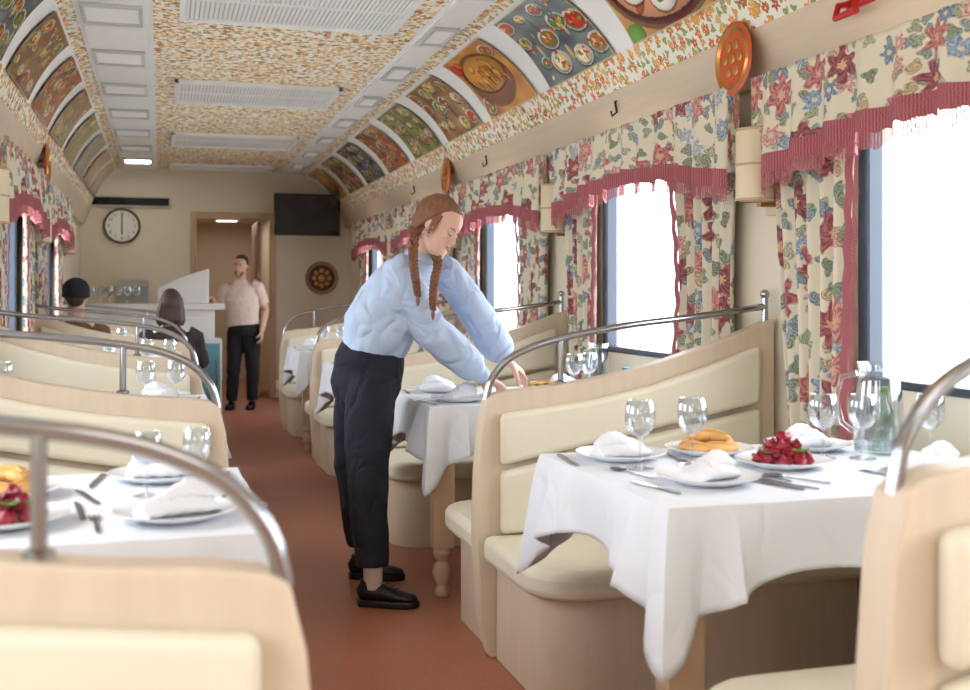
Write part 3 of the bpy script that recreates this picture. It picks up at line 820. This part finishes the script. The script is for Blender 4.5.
def plateset(x,y,rz=0,cut=1,bounds=None):
    put('plate',x,y); put('napkin',x,y,TT+.0075,rz+.3)
    if cut:
        dx,dy=math.cos(rz),math.sin(rz)
        put('fork',x-.155*dx,y-.155*dy,rz=rz); put('knife',x+.15*dx,y+.15*dy,rz=rz+.05)
        if cut>1: put('spoon',x+.18*dx,y+.18*dy,rz=rz)
def foodplate(x,y,kind,n=8,scale=1.0):
    put('plate',x,y,scale=scale)
    if kind=='pastry':
        for i in range(n):
            lay=0 if i<6 else 1
            a=i*1.047+.4; r=.058 if not lay else .03
            put(kind,x+r*math.cos(a),y+r*math.sin(a),TT+.008+.024*lay,rz=a+1.5)
    else:
        i=0
        for lay,(cnt,r) in enumerate(((9,.062),(6,.035),(4,.03),(1,0))):
            for q in range(cnt):
                if i>=n: break
                a=q*2*math.pi/cnt+lay*.5; put(kind,x+r*math.cos(a),y+r*math.sin(a),TT+.008+.018*lay,rz=a*2); i+=1
        for q in range(4): put('leaf',x+.05*math.cos(q*1.7),y+.05*math.sin(q*1.7),TT+.03+.008*(q%2),rz=q)
plateset(1.27,2.40,0.2,2)
plateset(1.22,2.81,3.0,1)
plateset(1.82,2.83,3.1,0)
plateset(1.90,2.38,0.1,1)
foodplate(1.50,2.83,'pastry',8)
foodplate(1.58,2.57,'chunk',20)
put('glass',1.20,2.64); put('glass',1.36,2.66); put('glass',1.76,2.66); put('glass',1.86,2.62)
put('pitcher',1.97,2.70,rz=2.4,scale=1.2); put('bottle',2.06,2.80,scale=.95); put('glass',2.04,2.57)
put('spoon',1.50,2.38,rz=.5); put('fork',1.44,2.33,rz=.4); put('knife',1.40,2.34,rz=.35); put('spoon',1.15,2.58,rz=.2)
y=TY[1]
plateset(1.22,y-.22,.2,1); plateset(1.24,y+.24,3.0,1); plateset(1.85,y+.2,3.1,0)
p=TP(545,391); foodplate(p.x,p.y,'pastry',6); foodplate(1.62,y-.12,'chunk',10)
put('glass',1.82,y+.0); put('glass',1.91,y+.04); put('glass',1.36,y+.03)
put('pitcher',2.02,y+.20,rz=2); put('holder',2.04,y-.12,rz=1.4); put('bottle',2.06,y+.34)
for k in(2,3):
    y=TY[k]
    plateset(1.23,y-.2,.2,1); plateset(1.23,y+.22,3,1)
    put('glass',1.3,y+.02); put('glass',1.42,y-.03); put('glass',1.5,y+.1); put('bottle',2.02,y+.1); put('holder',2.0,y-.12,rz=1.4)
y=TY[0]
plateset(.03,2.33,.1,2); plateset(.0,2.82,3,1)
foodplate(-.30,2.36,'chunk',18); foodplate(-.34,2.68,'pastry',8)
put('glass',-.03,2.60,scale=.82); put('glass',.08,2.63,scale=.82); put('knife',-.165,2.46,rz=.15); put('knife',-.16,2.62,rz=.3); put('spoon',.15,2.60,rz=-.2); put('fork',.165,2.50,rz=-.1)
plateset(-.60,2.34,0,0)
y=TY[1]
plateset(.0,y-.2,.1,1); plateset(.0,y+.22,3,1); foodplate(-.38,y+.05,'pastry',6)
put('glass',-.06,y+.0); put('glass',.06,y+.02); put('glass',-.62,y+.12); put('bottle',-.70,y-.1)
for k in(2,3):
    y=TY[k]
    plateset(.0,y-.2,.1,0); plateset(0,y+.22,3,0); put('glass',-.08,y); put('glass',.05,y+.03); put('glass',-.3,y+.1); put('bottle',-.68,y)
for i in range(6): put('glass',-.66+.085*i,11.55+.05*(i%2),1.141,label='clear stemmed glass standing on the bar counter')
# ------------------------------------------------------------ people
HR=[(0,.080,.030,.018),(.05,.092,.008,.034),(.14,.094,-.02,.048),(.24,.092,-.045,.056),(.34,.092,-.068,.063),(.43,.089,-.083,.068),(.5,.084,-.09,.070),(.56,.089,-.095,.072),(.64,.093,-.098,.0745),(.74,.089,-.098,.074),(.83,.078,-.09,.067),(.91,.056,-.072,.052),(.97,.03,-.045,.033),(1.0,.005,-.02,.010)]
HH=.228
def frame(fw,up):
    f=Vector(fw).normalized(); u=(Vector(up)-f*Vector(up).dot(f)).normalized(); l=u.cross(f)
    return Matrix(((l.x,f.x,u.x),(l.y,f.y,u.y),(l.z,f.z,u.z)))
def head(g,o,R,s=1.0):
    T=lambda x,y,z:o+R@Vector((x*s,y*s,z*s*HH))
    rings=[]
    for z,fv,b,w in HR:
        cy=(fv+b)/2; ry=(fv-b)/2; ring=[]
        for k in range(28):
            a=2*math.pi*k/28; c,d=math.cos(a),math.sin(a)
            ring.append(T(w*c,cy+ry*d,z))
        rings.append(ring)
    g.rings(rings)
    g.loft([T(0,.082,.53),T(0,.093,.44),T(0,.101,.365),T(0,.092,.325)],[.006*s,.0075*s,.0115*s,.008*s])
    g.ell(T(.007,.091,.345),(.007*s,)*3); g.ell(T(-.007,.091,.345),(.007*s,)*3)
    for q in(-1,1):
        g.ell(T(q*.032,.075,.565),(.016*s,.012*s,.008*s),R); g.ell(T(q*.034,.066,.40),(.018*s,.015*s,.014*s),R)
        g.ell(T(q*.073,-.005,.47),(.007*s,.017*s,.028*s),R)
    g.ell(T(0,.086,.235),(.022*s,.010*s,.010*s),R); g.ell(T(0,.080,.06),(.018*s,.015*s,.014*s),R)
    return T
def face(T,R,par,off,s,skin,brow,down=False):
    for q in(-1,1):
        G().ell(T(q*.031,.0775,.49),(.0125*s,.0105*s,.0095*s),R).obj('eye',skin if down else M['eye'],par,off=off)
        if not down: G().ell(T(q*.031,.0865,.485),(.0055*s,.003*s,.0055*s),R).obj('iris',M['iris'],par,off=off)
        G().loft([T(q*.018,.09,.565),T(q*.032,.089,.585),T(q*.047,.078,.565)],[.0018*s,.0026*s,.0012*s]).obj('eyebrow',brow,par,off=off)
        zz=(.465,.455,.465) if down else (.505,.525,.50)
        G().loft([T(q*.019,.0868,zz[0]),T(q*.031,.0890,zz[1]),T(q*.044,.08,zz[2])],[.001*s,.002*s,.001*s]).obj('eyelash',M['iris'],par,off=off)
    G().loft([T(-.023,.087,.245),T(-.008,.0955,.255),T(0,.0962,.25),T(.008,.0955,.255),T(.023,.087,.245)],[(.001,.001),(.0035*s,.0035*s),(.003*s,.003*s),(.0035*s,.0035*s),(.001,.001)]).loft([T(-.018,.088,.225),T(0,.095,.215),T(.018,.088,.225)],[.002*s,.004*s,.002*s]).obj('lips',M['lip'],par,off=off)
def hand(g,w,d,t,n,sc=1.0,curl=.5,tc=.3):
    d=Vector(d).normalized(); t=(Vector(t)-d*Vector(t).dot(d)).normalized(); n0=d.cross(t)
    n=n0 if n0.dot(Vector(n))>0 else -n0
    pts=[w-d*.02*sc,w+d*.01*sc,w+d*.035*sc,w+d*.065*sc,w+d*.088*sc]
    g.loft(pts,[(.024*sc,.018*sc),(.026*sc,.017*sc),(.035*sc,.016*sc),(.039*sc,.014*sc),(.036*sc,.010*sc)],t,16)
    for off,L,sp in((.028,.072,.12),(.0095,.080,.03),(-.0095,.075,-.05),(-.0275,.058,-.14)):
        p=w+d*.078*sc+t*off*sc; c=[p]; a=.15*curl
        for fr,da in((.45,curl*.7),(.31,curl*.9),(.24,curl*.7)):
            a+=da; dv=(d*math.cos(a)+n*math.sin(a)+t*sp).normalized(); p=p+dv*L*fr*sc; c.append(p)
        g.loft(c,[.0092*sc,.0086*sc,.0078*sc,.006*sc],t,10)
    p=w+d*.02*sc+t*.018*sc; c=[p]
    for L,(a,b,e) in((.04,(.55,.75,.3)),(.032,(.8,.4,.35+tc)),(.026,(.9,.15,.5+tc))):
        dv=(d*a+t*b+n*e).normalized(); p=p+dv*L*sc; c.append(p)
    g.loft(c,[.014*sc,.0115*sc,.0098*sc,.007*sc],n,10)
def shoe(par,ank,dirv,off,name='shoe',s=1.0,mat=None,laces=False):
    d=Vector((dirv.x,dirv.y,0)).normalized(); sd=Vector((-d.y,d.x,0)); a=Vector((ank.x,ank.y,0))
    T=lambda y,z:a+d*y*s+Vector((0,0,z*s))
    g=G()
    g.loft([T(-.062,.045),T(-.05,.05),T(-.01,.055),T(.04,.05),T(.09,.043),T(.13,.038),T(.165,.034),T(.182,.03)],
           [(.015*s,.022*s),(.031*s,.036*s),(.034*s,.042*s),(.036*s,.036*s),(.042*s,.026*s),(.044*s,.02*s),(.034*s,.016*s),(.012*s,.008*s)],sd,18)
    g.loft([T(-.02,.05),T(-.015,.085),T(-.012,.10)],[(.034*s,.045*s),(.032*s,.04*s),(.033*s,.04*s)],sd,18)
    so=g.obj(name,mat or M['shoe'],par,off=off,vox=.005*s)
    out=[(-.068,.0),(-.05,.034),(.0,.036),(.08,.044),(.14,.046),(.178,.028),(.19,0)]
    out=out+[(y,-x) for y,x in out[::-1][1:-1]]
    pts=[(a+d*y*s+sd*x*s) for y,x in out]
    q=G(); q.rings([[ (p.x,p.y,.001) for p in pts],[(p.x,p.y,.028*s) for p in pts]])
    q.obj('shoe_sole',M['black'],par,off=off,bevel=.004)
    if laces:
        l=G()
        for i in range(4):
            y=.035+i*.02; z=.094-i*.009
            l.tube([T(y,z)-sd*.018,T(y,z+.004),T(y+.006,z)+sd*.018],.002,6)
        l.obj('laces',M['black'],par,off=off)
def braid(par,path,off,mat,r=.013,n=60,turns=5):
    pts=[Vector(p) for p in path]; 
    def at(t):
        x=t*(len(pts)-1); i=min(int(x),len(pts)-2); f=x-i
        p0=pts[max(i-1,0)];p1=pts[i];p2=pts[i+1];p3=pts[min(i+2,len(pts)-1)]
        return .5*((2*p1)+(-p0+p2)*f+(2*p0-5*p1+4*p2-p3)*f*f+(-p0+3*p1-3*p2+p3)*f**3)
    g=G()
    for k in range(3):
        L=[];rr=[]
        for i in range(n+1):
            t=i/n; ph=turns*2*math.pi*t+k*2*math.pi/3; tp=1-.35*t
            L.append(at(t)+RT*(math.sin(ph)*r*.95*tp)+FW*(math.sin(2*ph)*r*.5*tp)); rr.append(r*.66*tp if t<.93 else r*.35)
        g.loft(L,rr,None,8)
    e=at(1); g.loft([e,e+Vector((0,0,-.02)),e+Vector((0,0,-.04))],[.006,.009,.003])
    g.obj('braid',mat,par,off=off)
def waitress():
    rt=P(370,592,4.58); o=Vector((rt.x,rt.y,0))
    r=root('person',o,'person in pale blue shirt with braids leaning over a table','person')
    off=o
    side=(RT*.5+FW*.86).normalized(); fw=(RT*.86-FW*.5).normalized()
    pel=P(366,372,4.58); wai=P(377,338,4.57); che=P(404,290,4.55); nb=P(421,258,4.55)
    shR,shL=P(399,270,4.43),P(446,272,4.69)
    elR,elL=P(430,331,4.50),P(480,320,4.78)
    wrR,wrL=P(484,377,4.70),P(507,361,4.90)
    hpR,hpL=P(371,378,4.50),P(361,378,4.67)
    knR,knL=P(367,470,4.42),P(354,465,4.74)
    anR,anL=P(373,583,4.40),P(363,556,4.82)
    hc=P(438,225,4.50)
    hf=(RT*.80-FW*.38-ZU*.50).normalized(); R=frame(hf,ZU*.87+RT*.42)
    ho=hc-R@Vector((0,0,.115))
    g=G(); T=head(g,ho,R)
    g.loft([nb-ZU*.03,nb+(ho-nb)*.5,ho+R@Vector((0,-.02,.05))],[.052,.046,.048],side)
    g.loft([pel-ZU*.06,pel,wai,che,che+(nb-che)*.7,nb],[(.10,.08),(.130,.09),(.11,.08),(.145,.10),(.13,.075),(.05,.05)],side,20)
    for a,b,c in((shR,elR,wrR),(shL,elL,wrL)):
        g.loft([a,a+(b-a)*.3,b,b+(c-b)*.3,c],[.05,.045,.036,.037,.024],None,14)
    for a,b,c in((hpR,knR,anR),(hpL,knL,anL)):
        g.loft([a,a+(b-a)*.4,b,b+(c-b)*.35,c,c-ZU*.03],[.075,.072,.052,.052,.034,.032],None,14)
    hand(g,wrR,P(515,391,4.82)-wrR,FW-RT*.2,-ZU,1.05,.4)
    hand(g,wrL,P(538,384,4.97)-wrL,-FW-RT*.1,-ZU,1.05,.45)
    g.obj('body',M['skin'],r,off=off,vox=.004,smo=1)
    face(T,R,r,off,1.0,M['skin'],M['hair'],True)
    h=G(); h.ell(T(0,-.022,.62),(.080,.097,.098),R,n=24); h.ell(T(0,-.06,.42),(.066,.05,.06),R,n=18)
    for q in(-1,1):
        for i in range(9):
            f=i/8; x=.006+.012*f
            h.loft([T(q*x,.068-.10*f,.88+.13*math.sin(f*2.2)),T(q*(.05+.01*f),.040-.082*f,.87+.05*f),T(q*.078,.002-.052*f,.65),T(q*.077,-.03-.02*f,.40),T(q*.066,-.055,.22)],[.005,.0085,.0085,.0085,.008],None,8)
    for q in(-1,1):
        for i in range(4):
            h.loft([T(q*.072,.030-.012*i,.68),T(q*.078,.036-.01*i,.45),T(q*.070,.034-.012*i,.20-.05*i)],[.003,.003,.002],None,6)
    h.obj('hair',M['hair'],r,off=off,vox=.004,smo=1)
    braid(r,[T(-.068,-.05,.25),P(413,252,4.38),P(414,268,4.32),P(416,282,4.32),P(418,296,4.34)],off,M['hair'],.0150)
    braid(r,[T(.066,-.035,.22),P(438,262,4.44),P(435,278,4.36),P(433,294,4.35),P(433,310,4.37)],off,M['hair'],.0150)
    s=G()
    s.loft([P(372,354,4.58),P(375,345,4.58),P(380,328,4.57),P(391,308,4.56),che,P(413,273,4.55),P(420,261,4.55),nb+ZU*.015],
           [(.150,.118),(.158,.130),(.172,.143),(.178,.142),(.178,.132),(.162,.10),(.095,.066),(.056,.056)],side,24)
    for sh,el,wr in((shR,elR,wrR),(shL,elL,wrL)):
        m0=sh+(el-sh)*.3;m1=sh+(el-sh)*.65; m2=el+(wr-el)*.4; m3=el+(wr-el)*.68
        s.loft([sh+(nb-sh)*.25,sh,m0,m1,el,m2,m3,el+(wr-el)*.80,el+(wr-el)*.86,el+(wr-el)*.96],[.062,.068,.072,.076,.077,.076,.072,.062,.042,.034],None,18)
    s.obj('shirt',M['shirt'],r,off=off,vox=.006,smo=2,disp=.016,dscale=.12)
    c=G()
    c.loft([nb-ZU*.012,nb+ZU*.012+RT*.006,nb+ZU*.040+RT*.012],[(.074,.072),(.064,.064),(.058,.058)],side,20)
    c.loft([nb+ZU*.036+RT*.012,nb+ZU*.010+RT*.006,nb-ZU*.018],[(.062,.062),(.076,.074),(.094,.088)],side,20)
    c.obj('collar',M['shirt'],r,off=off,vox=.005,smo=1)
    for el,wr in((elR,wrR),(elL,wrL)):
        G().loft([el+(wr-el)*.84,el+(wr-el)*.99],[.041,.036],None,18).obj('cuff',M['shirt'],r,off=off,bevel=.003)
    t=G()
    t.loft([P(378,337,4.57),P(375,346,4.58),P(370,362,4.58),P(366,385,4.58),P(365,400,4.58)],[(.134,.110),(.144,.120),(.162,.138),(.162,.144),(.138,.12)],side,24)
    for hp,kn,an in((hpR,knR,anR),(hpL,knL,anL)):
        t.loft([hp,hp+(kn-hp)*.3,hp+(kn-hp)*.7,kn,kn+(an-kn)*.4,kn+(an-kn)*.76,kn+(an-kn)*.85],[.10,.105,.094,.086,.076,.066,.062],None,20)
    t.obj('trousers',M['navy'],r,off=off,vox=.007,smo=3,disp=.016,dscale=.14)
    G().loft([P(379,334,4.57),P(376,343,4.58)],[(.140,.118),(.147,.123)],side,28).obj('waistband',M['navy'],r,off=off,bevel=.004)
    for an in(anR,anL):
        G().loft([an+(ZU*.12),an+ZU*.02,an-ZU*.02],[.042,.039,.036],None,14).obj('sock',M['sock'],r,off=off)
        shoe(r,an,RT*1.0-FW*.15,off,laces=True)
waitress()
def simple_person(o,left,fw,spec,label):
    r=root('person',o,label,'person'); off=Vector(o)
    L=lambda x,y,z:off+left*x+fw*y+ZU*z
    J={k:L(*v) for k,v in spec['J'].items()}
    g=G(); R=frame(fw*spec.get('hy',1)+ZU*spec.get('tilt',0)+left*spec.get('turn',0),ZU)
    s=spec.get('hs',1.0); T=head(g,J['head'],R,s)
    g.loft([J['neck']-ZU*.03,J['head']+R@Vector((0,-.02,.05))],[.055,.05],left)
    g.loft([J['pel']-ZU*.05,J['pel'],J['wai'],J['che'],J['che']+(J['neck']-J['che'])*.7,J['neck']],[(.12,.09),(.16,.11),(.135,.10),(.165,.11),(.15,.08),(.05,.05)],left,20)
    for q in'RL':
        a,b,c=J['sh'+q],J['el'+q],J['wr'+q]
        g.loft([a,a+(b-a)*.3,b,b+(c-b)*.3,c],[.052,.047,.038,.038,.026],None,14)
        a,b,c2=J['hp'+q],J['kn'+q],J['an'+q]
        g.loft([a,a+(b-a)*.4,b,b+(c2-b)*.35,c2,c2-ZU*.03],[.085,.08,.055,.055,.036,.034],None,14)
        sgn=1 if q=='R' else -1
        hd=spec.get('hand'+q,(0,.2,-1)); hd=left*hd[0]+fw*hd[1]+ZU*hd[2]
        pn=spec.get('pn'+q,(sgn*1.0,0,0)); pn=left*pn[0]+fw*pn[1]+ZU*pn[2]
        hand(g,c,hd,spec.get('tv',fw) if abs(hd.normalized().dot(fw))<.8 else left*sgn,pn,1.0,.5)
    g.obj('body',spec['skin'],r,off=off,vox=.006,smo=2)
    if spec.get('face'): face(T,R,r,off,s,spec['skin'],spec['hair'])
    h=G(); hl=spec['hl']
    if hl=='short':
        h.ell(T(0,-.018,.68),(.079,.098,.088),R,n=22); h.ell(T(0,-.06,.45),(.06,.042,.05),R,n=18)
    else:
        h.ell(T(0,-.022,.60),(.080,.100,.108),R,n=22)
        for q in range(11):
            a=math.pi*(q/10)+math.pi; cx,cy=math.cos(a),math.sin(a)
            w_=1+.14*math.sin(q*5.0)
            h.loft([T(.03*cx,-.02+.03*cy,1.0),T(.070*cx,-.02+.080*cy,.72),T(.084*cx*w_,-.02+.082*cy,.35),T(.092*cx*w_,-.025+.08*cy,.0),T(.085*cx,-.03+.07*cy,-.18-.07*math.sin(q*3.1))],[.014,.018,.018,.016,.006],None,8)
    h.obj('hair',spec['hair'],r,off=off,vox=.005,smo=1)
    if spec.get('beard'):
        b=G(); b.loft([T(0,.074,.0),T(0,.064,.1),T(0,.05,.2)],[(.03,.02),(.05,.032),(.058,.038)],left,16); b.obj('beard',M['beard'],r,off=off,vox=.006)
    if spec.get('hat'):
        b=G(); b.ell(T(0,-.012,.74),(.095,.112,.092),R,n=24); b.loft([T(0,-.01,.52),T(0,-.01,.60)],[(.094,.112),(.098,.115)],left,24)
        b.obj('hat',M['hat'],r,off=off,vox=.007)
    t=G(); tm=spec['top']
    t.loft([J['pel']+ZU*.02,J['wai'],J['che'],J['che']+(J['neck']-J['che'])*.6,J['neck']-ZU*.0,J['neck']+ZU*.02],[(.178,.125),(.168,.125),(.19,.13),(.17,.10),(.075,.07),(.062,.062)],left,24)
    for q in'RL':
        a,b,c=J['sh'+q],J['el'+q],J['wr'+q]
        if spec.get('short'): t.loft([a+(J['neck']-a)*.3,a,a+(b-a)*.75],[.065,.068,.062],None,16)
        else: t.loft([a+(J['neck']-a)*.3,a,b,b+(c-b)*.9],[.065,.066,.055,.036],None,16)
    t.obj('top',tm,r,off=off,vox=.008,smo=3,disp=.015,dscale=.08)
    t=G(); t.loft([J['pel']+ZU*.10,J['pel']+ZU*.02,J['pel']-ZU*.08],[(.155,.115),(.17,.125),(.165,.12)],left,22)
    for q in'RL':
        a,b,c=J['hp'+q],J['kn'+q],J['an'+q]; t.loft([a,a+(b-a)*.5,b,b+(c-b)*.5,b+(c-b)*.97],[.095,.09,.072,.065,.058],None,16)
        shoe(r,c,fw,off)
    t.obj('trousers',spec['bot'],r,off=off,vox=.008,smo=3,disp=.015,dscale=.08)
    return r
mo=P(243,408,11.9); mo=Vector((mo.x,mo.y,0))
simple_person(mo,RT,-FW,dict(J=dict(head=(-.02,.01,1.43),neck=(-.02,0,1.375),che=(-.01,0,1.18),wai=(0,0,1.0),pel=(.01,0,.88),
  shR=(-.19,0,1.29),shL=(.16,0,1.32),elR=(-.28,.02,1.07),elL=(.24,-.04,1.06),wrR=(-.31,.13,1.20),wrL=(.22,.08,.84),
  hpR=(-.075,0,.84),hpL=(.095,0,.84),knR=(-.09,.05,.46),knL=(.10,.0,.46),anR=(-.12,.02,.08),anL=(.10,0,.08)),
  skin=M['skin2'],face=True,hair=M['hairdk'],hl='short',beard=True,top=M['polo'],short=True,bot=M['blacktr'],handR=(-.9,.3,-.2),pnR=(0,0,-1),handL=(0,.15,-1),pnL=(-1,0,0),hs=.98,turn=-.12),
  'person in beige pink polo and black trousers standing by the bar')
def seated(x,y,dz,**kw):
    J=dict(head=(0,.03,.68),neck=(0,.01,.62),che=(0,0,.42),wai=(0,-.01,.22),pel=(0,0,.10),
     shR=(.17,0,.56),shL=(-.17,0,.56),elR=(.22,.08,.32),elL=(-.22,.08,.32),wrR=(.14,.30,.42),wrL=(-.14,.30,.42),
     hpR=(.09,.02,.09),hpL=(-.09,.02,.09),knR=(.1,.43,.10),knL=(-.1,.43,.10),anR=(.1,.42,-.335),anL=(-.1,.42,-.335))
    for k2 in('head','neck','che','shR','shL'): v=J[k2]; J[k2]=(v[0],v[1],v[2]+dz)
    J={k2:(-v[0],v[1],v[2]) for k2,v in J.items()}
    sp=dict(J=J,skin=M['skin'],handR=(0,1,0),handL=(0,1,0),pnR=(0,0,-1),pnL=(0,0,-1)); lab=kw.pop('label'); sp.update(kw)
    simple_person(Vector((x,y,.42)),Vector((-1,0,0)),Vector((0,1,0)),sp,lab)
seated(.07,8.30,-.05,label='seated person with brown hair and dark top seen from behind',hair=M['hairdk'],hl='long',top=M['darktop'],bot=M['blacktr'],hs=.94)
seated(-.58,8.30,.0,label='seated person in black hat and brown top seen from behind',hair=M['hairdk'],hl='short',hat=True,top=M['browntop'],bot=M['blacktr'])
# ------------------------------------------------------------ lights, world, camera
w=bpy.data.worlds.new('World'); S.world=w; w.use_nodes=True; nt=w.node_tree; bg=nt.nodes['Background']
tc=nt.nodes.new('ShaderNodeTexCoord'); sp=nt.nodes.new('ShaderNodeSeparateXYZ'); rp=nt.nodes.new('ShaderNodeValToRGB')
nt.links.new(tc.outputs['Generated'],sp.inputs[0]); 
mm=nt.nodes.new('ShaderNodeMath'); mm.operation='MULTIPLY_ADD'; mm.inputs[1].default_value=.5; mm.inputs[2].default_value=.5
nt.links.new(sp.outputs[2],mm.inputs[0]); nt.links.new(mm.outputs[0],rp.inputs[0])
rp.color_ramp.elements[0].position=.45; rp.color_ramp.elements[0].color=lin((205,205,200)); rp.color_ramp.elements[1].position=.52; rp.color_ramp.elements[1].color=lin((244,248,255))
nt.links.new(rp.outputs[0],bg.inputs[0]); bg.inputs[1].default_value=9.0
def area(loc,rot,sx,sy,e,col=(1,1,1)):
    li=bpy.data.lights.new('fill_light','AREA'); li.shape='RECTANGLE'; li.size=sx; li.size_y=sy; li.energy=e; li.color=col
    lo=bpy.data.objects.new('fill_light',li); COL.objects.link(lo); lo.location=loc; lo.rotation_euler=rot
area((XC,-.6,2.6),(0,0,0),1.2,2.0,16,(1,.99,.97))  # unseen fill added under the ceiling behind the camera, no fixture there
area((.85,14.8,2.2),(0,0,0),.5,1.5,7,(1,.98,.95))
cam=bpy.data.cameras.new('cam'); co=bpy.data.objects.new('cam',cam); COL.objects.link(co); S.camera=co
co.location=(0,0,CH); co.rotation_euler=(math.radians(90),0,-PSI)
cam.sensor_width=36; cam.lens=FP*36/970; cam.shift_y=-52/970; cam.clip_start=.05; cam.clip_end=500
cam.dof.use_dof=True; cam.dof.focus_distance=4.5; cam.dof.aperture_fstop=3.2
S.view_settings.view_transform='Standard'
S.view_settings.exposure=.08
